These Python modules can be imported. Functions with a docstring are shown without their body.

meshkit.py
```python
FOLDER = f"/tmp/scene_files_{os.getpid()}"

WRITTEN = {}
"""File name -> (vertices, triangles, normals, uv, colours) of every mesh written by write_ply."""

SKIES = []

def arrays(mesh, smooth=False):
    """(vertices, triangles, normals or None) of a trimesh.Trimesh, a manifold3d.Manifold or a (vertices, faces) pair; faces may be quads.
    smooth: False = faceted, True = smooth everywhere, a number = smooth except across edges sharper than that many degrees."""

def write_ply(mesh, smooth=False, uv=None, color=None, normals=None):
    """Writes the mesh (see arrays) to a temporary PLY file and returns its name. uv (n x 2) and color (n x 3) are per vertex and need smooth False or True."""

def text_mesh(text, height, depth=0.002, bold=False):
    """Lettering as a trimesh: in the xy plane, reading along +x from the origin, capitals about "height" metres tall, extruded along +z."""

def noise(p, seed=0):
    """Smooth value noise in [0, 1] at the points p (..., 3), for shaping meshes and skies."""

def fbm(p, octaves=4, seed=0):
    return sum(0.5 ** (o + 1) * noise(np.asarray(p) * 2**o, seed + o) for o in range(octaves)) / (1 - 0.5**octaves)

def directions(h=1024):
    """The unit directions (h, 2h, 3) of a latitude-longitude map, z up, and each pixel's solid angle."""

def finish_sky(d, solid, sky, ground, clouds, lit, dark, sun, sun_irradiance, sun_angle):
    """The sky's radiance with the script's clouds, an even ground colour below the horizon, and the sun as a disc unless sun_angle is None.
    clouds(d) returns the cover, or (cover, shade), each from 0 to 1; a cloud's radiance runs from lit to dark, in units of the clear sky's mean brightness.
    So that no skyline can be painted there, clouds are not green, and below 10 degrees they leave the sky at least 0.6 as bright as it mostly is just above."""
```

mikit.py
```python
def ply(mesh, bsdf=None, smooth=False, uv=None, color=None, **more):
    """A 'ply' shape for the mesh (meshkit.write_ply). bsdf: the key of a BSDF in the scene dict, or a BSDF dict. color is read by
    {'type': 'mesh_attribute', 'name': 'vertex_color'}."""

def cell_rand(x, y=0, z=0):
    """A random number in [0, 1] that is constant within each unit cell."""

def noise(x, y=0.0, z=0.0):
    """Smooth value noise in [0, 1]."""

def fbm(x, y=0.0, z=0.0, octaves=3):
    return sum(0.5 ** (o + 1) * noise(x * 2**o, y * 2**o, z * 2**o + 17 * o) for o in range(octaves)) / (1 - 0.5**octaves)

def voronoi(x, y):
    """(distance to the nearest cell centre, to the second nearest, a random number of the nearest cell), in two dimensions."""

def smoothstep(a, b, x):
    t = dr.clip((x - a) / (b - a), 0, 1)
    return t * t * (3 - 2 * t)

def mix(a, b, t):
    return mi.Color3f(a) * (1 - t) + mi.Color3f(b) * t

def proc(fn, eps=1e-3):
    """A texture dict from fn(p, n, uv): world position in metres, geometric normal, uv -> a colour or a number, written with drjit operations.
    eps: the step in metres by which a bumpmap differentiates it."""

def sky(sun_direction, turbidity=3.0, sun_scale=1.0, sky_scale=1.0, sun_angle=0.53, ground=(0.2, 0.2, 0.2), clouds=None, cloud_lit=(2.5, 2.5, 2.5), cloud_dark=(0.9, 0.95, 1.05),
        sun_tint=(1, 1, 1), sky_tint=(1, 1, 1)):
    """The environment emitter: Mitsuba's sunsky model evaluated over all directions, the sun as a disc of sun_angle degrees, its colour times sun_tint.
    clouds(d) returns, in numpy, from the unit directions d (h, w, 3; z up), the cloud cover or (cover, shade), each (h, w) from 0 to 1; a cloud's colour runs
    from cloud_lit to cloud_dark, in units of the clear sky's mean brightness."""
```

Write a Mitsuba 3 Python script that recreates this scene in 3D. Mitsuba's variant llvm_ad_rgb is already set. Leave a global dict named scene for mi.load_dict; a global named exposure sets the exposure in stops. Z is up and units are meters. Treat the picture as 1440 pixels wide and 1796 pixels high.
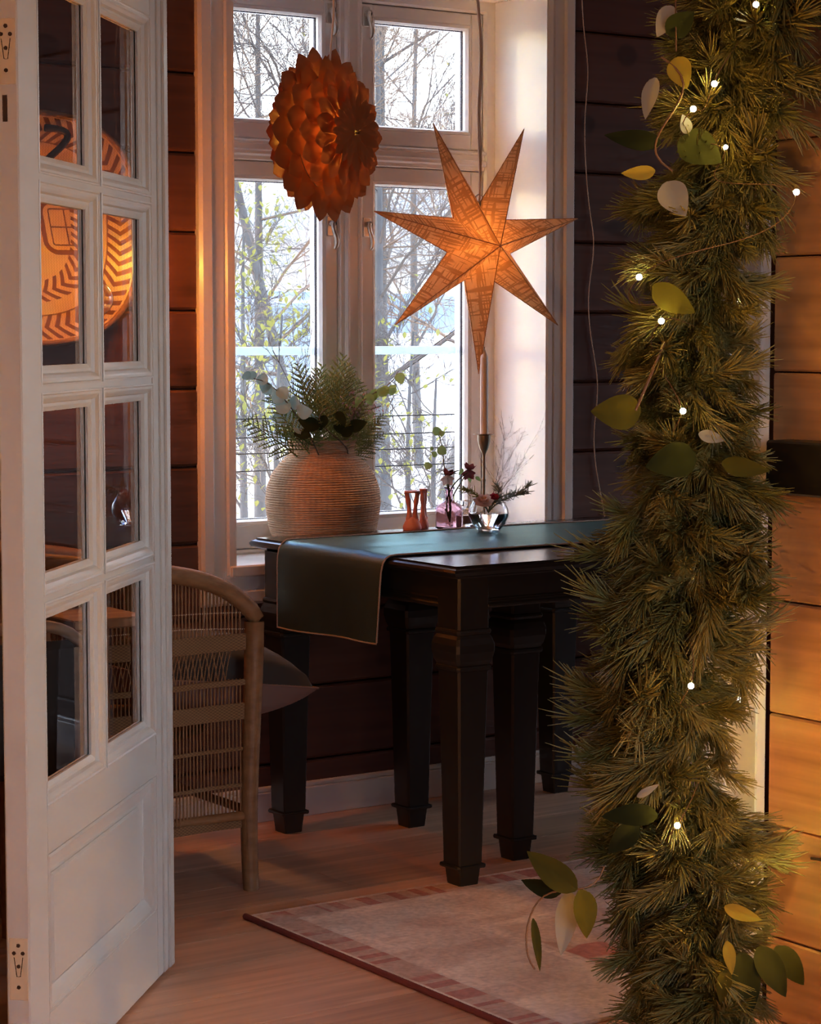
import math, random
import numpy as np, trimesh, mitsuba as mi, mikit, meshkit
import drjit as dr
from mikit import proc, noise, fbm, smoothstep, mix, cell_rand, voronoi
T = mi.ScalarTransform4f
scene, labels = {}, {}
random.seed(7); rng = np.random.default_rng(7)
V = lambda *a: np.array(a, float)
rgb = lambda *c: {'type': 'rgb', 'value': list(map(float, c))}

# ------------------------------------------------------------------ camera, sky, exposure
FOC, PITCH, YAW, CAMZ = 3975.0, math.radians(4.555), math.radians(34.70), 1.30
FWD = V(math.sin(YAW)*math.cos(PITCH), math.cos(YAW)*math.cos(PITCH), -math.sin(PITCH))
RGT = V(math.cos(YAW), -math.sin(YAW), 0); DWN = np.cross(FWD, RGT); CAM = V(0, 0, CAMZ)
def at(x, y, depth):            # surveyed pixel -> point at a distance along the optical axis (metres)
    return CAM + depth*(FWD + RGT*(x-720)/FOC + DWN*(y-898)/FOC)
def aty(x, y, Y):               # ... -> point on a plane parallel to the window wall
    d = FWD + RGT*(x-720)/FOC + DWN*(y-898)/FOC
    return CAM + d*Y/d[1]
scene['camera'] = {'type': 'perspective', 'fov': 2*math.degrees(math.atan(720/FOC)), 'fov_axis': 'x', 'near_clip': 0.05, 'far_clip': 9000.0,
                   'to_world': T().look_at(origin=CAM.tolist(), target=(CAM+FWD).tolist(), up=[0, 0, 1])}
def sky_clouds(d):
    el = np.degrees(np.arcsin(np.clip(d[..., 2], -1, 1)))
    n = meshkit.fbm(d*6.0, 4, 3)
    e = el + (n-.5)*3.0
    veil = np.clip((e-3.7)/1.5, 0, 1)
    up = np.clip((el-9)/3, 0, 1); m = meshkit.fbm(d*V(2.2, 2.2, 5), 4, 12)
    veil = veil*(1-up) + up*np.clip((m-.50)/.12, 0, 1)
    low = np.clip((2.1-e)/.9, 0, 1)*.9
    return np.clip(np.maximum(veil, low), 0, 1)*.95, np.clip(low-.5, 0, 1)*.4
SUN = V(-.56, .80, .055)
scene['sky'] = mikit.sky(SUN, turbidity=3.0, sun_scale=3.3, sky_scale=100.0, clouds=sky_clouds, cloud_lit=(6.6, 7.6, 8.2), cloud_dark=(5.4, 4.8, 3.9), sun_tint=(1.0, .86, 2.3), sky_tint=(.18, .28, .76), sun_angle=0.9, ground=(.3, .3, .3))
scene['sky']['sampling_weight'] = 14.0
exposure = 0.0
WARM = (1.0, .245, .034)

# ------------------------------------------------------------------ materials
def prin(**k): return {'type': 'principled', **k}
def add_mat(key, d): scene[key] = d
WR = proc(lambda p, n, uv: 0.6*fbm(p.x*5, p.y*5, p.z*90, 3) + 0.4*noise(p.x*40, p.y*40, p.z*420), eps=.0015)
def log_col(base, dark):
    def f(p, n, uv):
        g = fbm(p.x*2.2+p.y*2.2, p.z*55, 3.0, 4)
        k = noise(p.x*3.1+p.y*3.1, p.z*5.0, 11.0)
        kn = smoothstep(.80, .9, noise(p.x*7+p.y*7, p.z*10, 31.))
        c = mix(dark, base, dr.clip(.15+g*1.0+.3*(k-.5), 0, 1))
        return mix(c, [dark[0]*.4, dark[1]*.4, dark[2]*.4], kn*.6)
    return f
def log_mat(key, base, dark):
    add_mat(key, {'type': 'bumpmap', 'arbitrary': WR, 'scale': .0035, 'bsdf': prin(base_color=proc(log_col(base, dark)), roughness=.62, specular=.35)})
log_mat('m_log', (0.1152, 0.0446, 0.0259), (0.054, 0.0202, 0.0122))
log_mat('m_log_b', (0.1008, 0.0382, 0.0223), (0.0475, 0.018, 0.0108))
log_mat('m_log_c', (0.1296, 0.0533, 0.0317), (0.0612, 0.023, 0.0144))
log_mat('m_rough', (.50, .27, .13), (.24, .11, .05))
def floor_col(base):
    def f(p, n, uv):
        g = fbm(p.x*3.0, p.y*60, 1.0, 4); h = noise(p.x*1.2, p.y*6, 5.)
        st = smoothstep(.62, .8, fbm(p.x*2.0, p.y*26, 9.0, 3))
        c = mix([base[0]*.66, base[1]*.62, base[2]*.6], base, dr.clip(.2+g*.9+.4*(h-.5), 0, 1))
        return mix(c, [base[0]*1.25, base[1]*1.25, base[2]*1.25], st*.35)
    return f
for i, b in enumerate([(.60, .36, .235), (.64, .39, .26), (.55, .325, .21)]):
    add_mat(f'm_floor{i}', prin(base_color=proc(floor_col(b)), roughness=.42, specular=.4))
add_mat('m_white', prin(base_color=rgb(.74, .71, .66), roughness=.38, specular=.45))
add_mat('m_whitew', prin(base_color=rgb(.83, .82, .80), roughness=.32, specular=.5))
add_mat('m_doorpaint', prin(base_color=rgb(.525, .55, .54), roughness=.33, specular=.5))
add_mat('m_ceil', prin(base_color=rgb(.62, .58, .52), roughness=.9))
add_mat('m_plain', prin(base_color=rgb(.10, .045, .028), roughness=.9))
add_mat('m_black', {'type': 'bumpmap', 'arbitrary': proc(lambda p, n, uv: fbm(p.x*60, p.y*160, p.z*60, 2), eps=.002), 'scale': .0006, 'bsdf': prin(base_color=rgb(.016, .0155, .015), roughness=.34, specular=.5)})
add_mat('m_blacktop', {'type': 'bumpmap', 'arbitrary': proc(lambda p, n, uv: fbm(p.x*9, p.y*140, 1.0, 3), eps=.002), 'scale': .00015, 'bsdf': {'type': 'roughplastic', 'diffuse_reflectance': rgb(.016, .016, .018), 'int_ior': 1.5, 'alpha': .05}})
add_mat('m_glass', {'type': 'thindielectric', 'int_ior': 1.5})
add_mat('m_pane', {'type': 'thindielectric', 'int_ior': 1.45})
add_mat('m_gasket', prin(base_color=rgb(.03, .03, .05), roughness=.5))
add_mat('m_spacer', prin(base_color=rgb(.75, .75, .80), roughness=.35, metallic=.3))
add_mat('m_muntin', {'type': 'principledthin', 'base_color': rgb(.82, .92, .95), 'roughness': .5, 'diff_trans': 1.1})
add_mat('m_steel', prin(base_color=rgb(.6, .57, .53), roughness=.28, metallic=1.0))
add_mat('m_brass', prin(base_color=rgb(.72, .52, .28), roughness=.24, metallic=1.0))
add_mat('m_oldbrass', prin(base_color=rgb(.46, .36, .27), roughness=.3, metallic=1.0))
add_mat('m_hole', prin(base_color=rgb(.035, .02, .012), roughness=.8))
add_mat('m_hinge', prin(base_color=rgb(.58, .50, .36), roughness=.4, specular=.5))
add_mat('m_runner', {'type': 'twosided', 'a': {'type': 'roughplastic', 'diffuse_reflectance': proc(lambda p, n, uv: mix([.026, .046, .046], [.046, .076, .075], fbm(p.x*500, p.y*500, p.z*400, 2)*.7+.3*fbm(p.x*3, p.y*22, p.z*8, 3))), 'specular_reflectance': rgb(.66, 1.0, .98), 'int_ior': 2.5, 'alpha': .13, 'distribution': 'ggx'}})
add_mat('m_hem', prin(base_color=rgb(.34, .26, .22), roughness=.8, sheen=.4))
def rug_col(p, n, uv):
    x, y = p.x-2.51, 4.276-p.y
    e = dr.minimum(x, y)
    wear = fbm(p.x*9, p.y*9, 2.0, 4); fine = fbm(p.x*110, p.y*110, 7.0, 2)
    base = mix([.52, .41, .36], [.70, .60, .545], dr.clip(wear*1.5-.25, 0, 1))
    red, brown, pale = [.34, .10, .085], [.40, .25, .20], [.74, .62, .55]
    band = smoothstep(.018, .022, e)*(1-smoothstep(.085, .09, e))
    along = dr.select(x < y, y, x)
    dash = smoothstep(.48, .60, noise(along*62, 4.0))*smoothstep(.35, .6, fbm(p.x*7, p.y*7, 12., 3)+.12)
    c = mix(base, brown, band*.7); c = mix(c, red, band*dash*.7)
    pb = smoothstep(.09, .10, e)*(1-smoothstep(.125, .135, e))
    c = mix(c, pale, pb*.6*smoothstep(.3, .6, wear))
    ln = smoothstep(.365, .37, e)*(1-smoothstep(.385, .39, e))
    c = mix(c, pale, ln*.6)
    fld = smoothstep(.40, .41, e)
    mot = smoothstep(.5, .62, fbm(p.x*5.5, p.y*5.5, 21., 4))
    c = mix(c, brown, fld*(.35+.5*mot)); c = mix(c, red, fld*smoothstep(.60, .68, fbm(p.x*8, p.y*8, 33., 3))*.8)
    wv = smoothstep(.52, .68, fbm(p.x*6, p.y*14, 41., 4))
    c = mix(c, brown, (1-fld)*(1-band)*wv*.38)
    return c*(.78+.4*fine)
add_mat('m_rug', {'type': 'bumpmap', 'arbitrary': proc(lambda p, n, uv: fbm(p.x*170, p.y*170, 3., 2), eps=.003), 'scale': .003, 'bsdf': prin(base_color=proc(rug_col), roughness=.95, sheen=.3)})
add_mat('m_rugedge', prin(base_color=rgb(.15, .035, .03), roughness=.9))
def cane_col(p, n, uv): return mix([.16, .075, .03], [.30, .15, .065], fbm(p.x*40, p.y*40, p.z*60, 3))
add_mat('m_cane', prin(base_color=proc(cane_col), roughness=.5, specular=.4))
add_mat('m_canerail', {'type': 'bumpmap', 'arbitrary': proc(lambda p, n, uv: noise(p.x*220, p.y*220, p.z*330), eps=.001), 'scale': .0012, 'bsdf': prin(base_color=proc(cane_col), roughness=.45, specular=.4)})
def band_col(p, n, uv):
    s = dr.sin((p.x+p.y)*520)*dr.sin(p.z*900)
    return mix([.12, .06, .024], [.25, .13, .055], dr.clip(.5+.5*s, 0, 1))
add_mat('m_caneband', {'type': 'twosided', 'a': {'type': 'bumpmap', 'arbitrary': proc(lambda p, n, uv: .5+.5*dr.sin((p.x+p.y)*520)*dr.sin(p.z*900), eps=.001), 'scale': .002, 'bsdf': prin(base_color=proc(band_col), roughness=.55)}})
add_mat('m_twine', prin(base_color=rgb(.8, .72, .6), roughness=.7))
add_mat('m_cushion', prin(base_color=rgb(.19, .115, .10), roughness=.9, sheen=.3))
add_mat('m_cushdark', prin(base_color=rgb(.03, .026, .024), roughness=.8, sheen=.3))
def basket_col(p, n, uv):
    u = dr.atan2(p.y-5.215, p.x-3.32)*62; v = p.z*165
    s = dr.sin(u*1.0+dr.sin(v*3.1416)*.9)*.5+.5
    w = fbm(u*.35, v*.5, 3., 3)
    c = mix([.30, .15, .075], [.60, .38, .22], dr.clip(.25+.55*w+.25*s, 0, 1))
    return mix(c, [.62, .43, .27], .25*noise(p.x*18, p.y*18, p.z*70))
add_mat('m_basket', {'type': 'bumpmap', 'arbitrary': proc(lambda p, n, uv: .6*(.5+.5*dr.sin(p.z*165*6.283+3.0*noise(dr.atan2(p.y-5.215, p.x-3.32)*9, p.z*40)))+.4*(.5+.5*dr.sin(dr.atan2(p.y-5.215, p.x-3.32)*130+p.z*260)), eps=.0008), 'scale': .0016, 'bsdf': prin(base_color=proc(basket_col), roughness=.75)})
def leafmat(key, c, t=.6, r=.4):
    add_mat(key, {'type': 'principledthin', 'base_color': rgb(*c), 'roughness': r, 'diff_trans': t})
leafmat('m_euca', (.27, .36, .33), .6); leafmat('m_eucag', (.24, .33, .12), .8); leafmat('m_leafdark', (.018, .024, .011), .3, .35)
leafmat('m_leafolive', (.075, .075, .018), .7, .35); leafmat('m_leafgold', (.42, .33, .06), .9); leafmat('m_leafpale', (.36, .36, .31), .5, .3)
leafmat('m_petalred', (.42, .045, .07), .7); leafmat('m_petalpink', (.66, .45, .38), .8); leafmat('m_petaldark', (.17, .05, .055), .5); leafmat('m_heather', (.42, .22, .24), .6)
add_mat('m_cedar', prin(base_color=proc(lambda p, n, uv: mix([.07, .10, .025], [.30, .33, .09], noise(p.x*14, p.y*14, p.z*14))), roughness=.55))
add_mat('m_rosemary', prin(base_color=rgb(.20, .25, .20), roughness=.6))
add_mat('m_stem', prin(base_color=rgb(.10, .07, .045), roughness=.7))
add_mat('m_stemgreen', prin(base_color=rgb(.12, .14, .06), roughness=.6))
for i, c in enumerate([(.20, .175, .05), (.15, .145, .045), (.25, .215, .07)]):
    add_mat(f'm_needle{i}', prin(base_color=rgb(*c), roughness=.38, specular=.5))
add_mat('m_wire', prin(base_color=rgb(.16, .09, .05), roughness=.5))
add_mat('m_cord', prin(base_color=rgb(.72, .60, .50), roughness=.5))
add_mat('m_coppper_paper', {'type': 'principledthin', 'base_color': rgb(.26, .088, .036), 'roughness': .5, 'diff_trans': .26, 'spec_trans': 0.0})
def star_col(p, n, uv):
    a, b = uv.x*1.0, uv.y*1.0
    l1 = smoothstep(.50, .74, noise(a*260, b*22, 3.)); l2 = smoothstep(.52, .76, noise(a*22, b*260, 9.))
    w = fbm(a*14, b*14, 2., 3)
    c = mix([.80, .50, .27], [.90, .66, .42], w)
    return mix(c, [.42, .20, .08], dr.clip(.75*dr.maximum(l1, l2), 0, .8))
add_mat('m_star', {'type': 'principledthin', 'base_color': proc(star_col), 'roughness': .7, 'diff_trans': 1.0})
add_mat('m_starline', prin(base_color=rgb(.45, .22, .10), roughness=.8))
add_mat('m_wax', prin(base_color=rgb(.82, .79, .74), roughness=.35, specular=.5))
add_mat('m_terra', prin(base_color=rgb(.62, .22, .17), roughness=.45, specular=.5))
add_mat('m_clear', {'type': 'dielectric', 'int_ior': 1.48, 'ext_ior': 1.0})
add_mat('m_pinkglass', {'type': 'dielectric', 'int_ior': 1.5, 'specular_transmittance': rgb(.90, .76, .80)})
add_mat('m_water', {'type': 'dielectric', 'int_ior': 1.33})
add_mat('m_stone', prin(base_color=rgb(.55, .42, .34), roughness=.4, specular=.5))
add_mat('m_darkfab', prin(base_color=rgb(.035, .03, .027), roughness=.9))
add_mat('m_wood', prin(base_color=proc(lambda p, n, uv: mix([.25, .14, .08], [.42, .26, .16], fbm(p.x*6, p.y*40, p.z*40, 3))), roughness=.45))
add_mat('m_blackmetal', prin(base_color=rgb(.02, .018, .016), roughness=.4, metallic=.5))
add_mat('m_bark', prin(base_color=proc(lambda p, n, uv: mix([.10, .10, .10], [.24, .22, .20], fbm(p.x*10, p.y*10, p.z*3, 3))), roughness=.9))
add_mat('m_twig', prin(base_color=rgb(.18, .15, .13), roughness=.9))
add_mat('m_twigwarm', prin(base_color=rgb(.34, .24, .17), roughness=.9))
leafmat('m_treeleaf', (.42, .40, .12), .8)
add_mat('m_lawn', prin(base_color=proc(lambda p, n, uv: mix([.50, .42, .35], [.66, .60, .50], fbm(p.x*.5, p.y*.5, 2., 4))), roughness=1.0))
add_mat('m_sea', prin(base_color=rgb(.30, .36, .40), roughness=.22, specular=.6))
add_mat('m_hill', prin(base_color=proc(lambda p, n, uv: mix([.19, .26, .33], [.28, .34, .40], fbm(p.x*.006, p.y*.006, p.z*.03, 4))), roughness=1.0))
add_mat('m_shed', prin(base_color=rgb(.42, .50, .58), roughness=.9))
add_mat('m_roof', prin(base_color=rgb(.16, .16, .18), roughness=.9))

# ------------------------------------------------------------------ helpers
def key_of(name):
    if name not in scene: return name
    i = 1
    while f'{name}_{i:03d}' in scene: i += 1
    return f'{name}_{i:03d}'
used = set()
def thing_key(name):
    k, i = name, 0
    while k in used: i += 1; k = f'{name}_{i:03d}'
    used.add(k); return k
def obj(name, mesh, m, parent=None, smooth=False, label=None, cat=None, group=None, kind=None, **more):
    k = key_of(f'{parent}__{name}') if parent else (thing_key(name))
    scene[k] = mikit.ply(mesh, m, smooth=smooth, **more)
    mark(k, label, cat, group, kind); return k
def put(name, shape, parent, label=None, kind=None, **more):      # a further entry of a mesh already written
    k = key_of(f'{parent}__{name}'); scene[k] = {**shape, **more}; mark(k, label, None, None, kind); return k
def mark(k, label=None, cat=None, group=None, kind=None):
    d = {a: b for a, b in (('label', label), ('category', cat), ('group', group), ('kind', kind)) if b}
    if d: labels[k] = {**labels.get(k, {}), **d}
def thing(name, label, cat, group=None, kind=None):
    k = thing_key(name); mark(k, label, cat, group, kind); return k
def cbox(lo, hi, b=.002):
    lo, hi = np.minimum(lo, hi), np.maximum(lo, hi); b = min(b, .45*(hi-lo).min())
    if b <= 0: return trimesh.creation.box(bounds=[lo, hi])
    pts = []
    for s in np.ndindex(2, 2, 2):
        c = np.where(s, hi, lo); d = np.where(s, -b, b)
        for a in range(3): q = c+d; q[a] = c[a]; pts.append(q)
    return trimesh.convex.convex_hull(np.array(pts))
def join(*ms):
    ms = [m for m in (ms[0] if len(ms) == 1 and isinstance(ms[0], (list, tuple)) else ms)]
    return trimesh.util.concatenate(ms)
def tubes(lines, sides=6, caps=True):
    vs, fs, o = [], [], 0
    for pts, rad in lines:
        p = np.asarray(pts, float); n = len(p); r = np.broadcast_to(np.asarray(rad, float), (n,))
        t = np.gradient(p, axis=0); t /= np.linalg.norm(t, axis=1, keepdims=True)+1e-12
        ref = V(0, 0, 1) if abs(t.mean(0)[2]) < .8*np.linalg.norm(t.mean(0)) else V(1, .13, 0)
        a = np.cross(t, ref); a /= np.linalg.norm(a, axis=1, keepdims=True)+1e-12; b = np.cross(t, a)
        ang = np.arange(sides)*2*np.pi/sides
        v = p[:, None]+r[:, None, None]*(np.cos(ang)[None, :, None]*a[:, None]+np.sin(ang)[None, :, None]*b[:, None])
        i, j = np.meshgrid(np.arange(n-1), np.arange(sides), indexing='ij')
        q = np.stack([i*sides+j, (i+1)*sides+j, (i+1)*sides+(j+1) % sides, i*sides+(j+1) % sides], -1).reshape(-1, 4)
        f = np.vstack([q[:, [0, 2, 1]], q[:, [0, 3, 2]]]); v = v.reshape(-1, 3)
        if caps:
            k = len(v); v = np.vstack([v, p[:1], p[-1:]]); jj = np.arange(sides)
            f = np.vstack([f, np.stack([jj, (jj+1) % sides, jj*0+k], 1), np.stack([(n-1)*sides+(jj+1) % sides, (n-1)*sides+jj, jj*0+k+1], 1)])
        vs.append(v); fs.append(f+o); o += len(v)
    return trimesh.Trimesh(np.vstack(vs), np.vstack(fs), process=False)
def curve(pts, n=24):
    from scipy.interpolate import CubicSpline
    p = np.asarray(pts, float)
    if len(p) < 3: return p[0]+(p[1]-p[0])*np.linspace(0, 1, n)[:, None]
    d = np.r_[0, np.cumsum(np.linalg.norm(np.diff(p, axis=0), axis=1))]
    return CubicSpline(d, p)(np.linspace(0, d[-1], n))
def lathe(prof, n=32, c=(0, 0, 0)):
    m = trimesh.creation.revolve(np.asarray(prof, float), sections=n); m.apply_translation(c); return m
def frame_axes(o, ex, ey, ez, m):
    M = np.eye(4); M[:3, 0], M[:3, 1], M[:3, 2], M[:3, 3] = ex, ey, ez, o
    m = m.copy(); m.apply_transform(M); return m
def mitre(x0, x1, z0, z1, prof):
    """Mitred moulding round a rectangle in the xz plane: prof = (offset outward, height along -y) points, closed loop."""
    pr = np.asarray(prof, float); n = len(pr); v = []
    for d, h in pr: v += [[x0-d, -h, z0-d], [x1+d, -h, z0-d], [x1+d, -h, z1+d], [x0-d, -h, z1+d]]
    f = []
    for i in range(n):
        k = (i+1) % n
        for j in range(4): f += [[i*4+j, i*4+(j+1) % 4, k*4+(j+1) % 4], [i*4+j, k*4+(j+1) % 4, k*4+j]]
    m = trimesh.Trimesh(v, f, process=False); m.fix_normals(); return m
def sheet(grid):
    g = np.asarray(grid, float); a, b = g.shape[:2]
    i, j = np.meshgrid(np.arange(a-1), np.arange(b-1), indexing='ij'); q = np.stack([i*b+j, (i+1)*b+j, (i+1)*b+j+1, i*b+j+1], -1).reshape(-1, 4)
    return trimesh.Trimesh(g.reshape(-1, 3), np.vstack([q[:, [0, 1, 2]], q[:, [0, 2, 3]]]), process=False)
def leaf(L, W, fold=.25, curl=.3, tip=1.0, n=9, m=5):
    """A leaf along +x from the origin, width in y, facing +z; tip 1 = pointed, 0 = round."""
    g = np.zeros((n, m, 3))
    for i, t in enumerate(np.linspace(0.01, 1, n)):
        w = W/2*(math.sin(math.pi*t**.8)**.75*(1-tip*.35*t) if t < .999 else .02)
        for j, s in enumerate(np.linspace(-1, 1, m)):
            g[i, j] = [L*t, w*s, fold*abs(s)*w-curl*L*(t-.3)**2]
    return sheet(g)
def orient(m, o, d, up=(0, 0, 1), roll=0.):
    d = np.asarray(d, float); d = d/np.linalg.norm(d); u = np.asarray(up, float); y = np.cross(u, d)
    if np.linalg.norm(y) < 1e-4: y = np.cross(V(1, 0, .1), d)
    y /= np.linalg.norm(y); z = np.cross(d, y)
    c, s = math.cos(roll), math.sin(roll); y, z = c*y+s*z, -s*y+c*z
    return frame_axes(np.asarray(o, float), d, y, z, m)
def struct(name, mesh, m, label, smooth=False): return obj(name, mesh, m, label=label, kind='structure', smooth=smooth)

# ------------------------------------------------------------------ structure: floor, walls, ceiling
WB = 5.12                       # face of the window wall
OX0, OX1, OZ0, OZ1 = 2.98, 4.00, .69, 2.25   # window opening
struct('floor', trimesh.creation.box(bounds=[[-1.4, -1.7, -.12], [7.3, WB+.1, -.025]]), 'm_plain', 'brown oiled oak plank floor running under the table and rug')
def_w = .19
y = WB; r = 0
while y > -1.6:
    cuts = [-1.35]+sorted(rng.uniform(-.4, 6.6, 3).tolist())+[7.25]
    for a, b in zip(cuts[:-1], cuts[1:]):
        if b-a < .05: continue
        obj('plank', cbox(V(a+.0005, y-def_w+.0006, -.024), V(b-.0005, y, 0), .0012), f'm_floor{(r+len(scene)) % 3}', 'floor')
    y -= def_w; r += 1
core = [((-1.4, WB+.03, 0), (OX0-.02, WB+.34, 2.6)), ((OX1+.02, WB+.03, 0), (7.3, WB+.34, 2.6)), ((OX0-.02, WB+.03, 0), (OX1+.02, WB+.34, OZ0-.03)), ((OX0-.02, WB+.03, OZ1+.02), (OX1+.02, WB+.34, 2.6))]
struct('wall_back', join([trimesh.creation.box(bounds=[V(*a), V(*b)]) for a, b in core]), 'm_plain', 'reddish brown horizontal log plank wall around the white window')
zs = [0]+[.149+.2007*k for k in range(13)]
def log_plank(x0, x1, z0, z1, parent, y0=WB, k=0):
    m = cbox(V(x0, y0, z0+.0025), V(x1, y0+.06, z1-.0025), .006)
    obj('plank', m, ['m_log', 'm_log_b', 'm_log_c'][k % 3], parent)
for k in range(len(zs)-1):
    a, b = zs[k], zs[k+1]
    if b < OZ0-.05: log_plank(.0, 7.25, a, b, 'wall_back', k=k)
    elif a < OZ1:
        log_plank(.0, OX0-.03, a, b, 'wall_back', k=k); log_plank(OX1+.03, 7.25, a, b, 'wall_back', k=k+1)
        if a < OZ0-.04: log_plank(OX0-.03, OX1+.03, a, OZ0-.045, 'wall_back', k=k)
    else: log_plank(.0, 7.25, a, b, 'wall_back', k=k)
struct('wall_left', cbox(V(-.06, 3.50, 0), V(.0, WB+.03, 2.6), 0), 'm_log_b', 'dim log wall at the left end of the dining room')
sw = [((7.25, 3.2, 0), (7.4, WB+.1, .6)), ((7.25, 3.2, 2.4), (7.4, WB+.1, 2.6)), ((7.25, 3.2, .6), (7.4, 3.35, 2.4)), ((7.25, 4.95, .6), (7.4, WB+.1, 2.4))]
struct('wall_right', join([trimesh.creation.box(bounds=[V(*a), V(*b)]) for a, b in sw]), 'm_log_b', 'log wall with an added daylight window at the right end of the room')
obj('pane', sheet([[(7.32, 3.35, .6), (7.32, 3.35, 2.4)], [(7.32, 4.95, .6), (7.32, 4.95, 2.4)]]), 'm_glass', 'wall_right')  # unseen window added to bring daylight in from the right
struct('ceiling', trimesh.creation.box(bounds=[[-1.4, -1.7, 2.58], [7.4, WB+.3, 2.7]]), 'm_ceil', 'pale ceiling above both rooms')
struct('wall_near', join(trimesh.creation.box(bounds=[[-1.4, -1.75, 0], [3.2, -1.6, .5]]), trimesh.creation.box(bounds=[[-1.4, -1.75, 2.35], [3.2, -1.6, 2.6]]), trimesh.creation.box(bounds=[[-1.4, -1.75, .5], [.2, -1.6, 2.35]]), trimesh.creation.box(bounds=[[2.7, -1.75, .5], [3.2, -1.6, 2.35]]), trimesh.creation.box(bounds=[[-1.45, -1.7, 0], [-1.3, 3.55, 2.6]])), 'm_log_c', 'log walls of the near room behind the doorway, with an added daylight window')
obj('pane', sheet([[(.2, -1.68, .5), (.2, -1.68, 2.35)], [(2.7, -1.68, .5), (2.7, -1.68, 2.35)]]), 'm_glass', 'wall_near')  # unseen window added behind the camera to brighten door, table and rug
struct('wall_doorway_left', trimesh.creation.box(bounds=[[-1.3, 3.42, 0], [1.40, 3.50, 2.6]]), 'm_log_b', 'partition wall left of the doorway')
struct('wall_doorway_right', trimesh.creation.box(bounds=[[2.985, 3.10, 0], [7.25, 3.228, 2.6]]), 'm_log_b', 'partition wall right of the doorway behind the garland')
# orange-lit log wall in the near room, right of the garland
XR = 2.955
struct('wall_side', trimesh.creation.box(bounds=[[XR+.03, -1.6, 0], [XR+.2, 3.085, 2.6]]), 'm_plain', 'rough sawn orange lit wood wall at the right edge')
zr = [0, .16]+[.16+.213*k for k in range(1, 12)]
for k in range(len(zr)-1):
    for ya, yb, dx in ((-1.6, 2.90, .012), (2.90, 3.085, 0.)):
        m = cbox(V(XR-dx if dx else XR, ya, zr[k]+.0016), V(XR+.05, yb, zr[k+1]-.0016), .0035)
        obj('plank', m, 'm_rough', 'wall_side')
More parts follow.
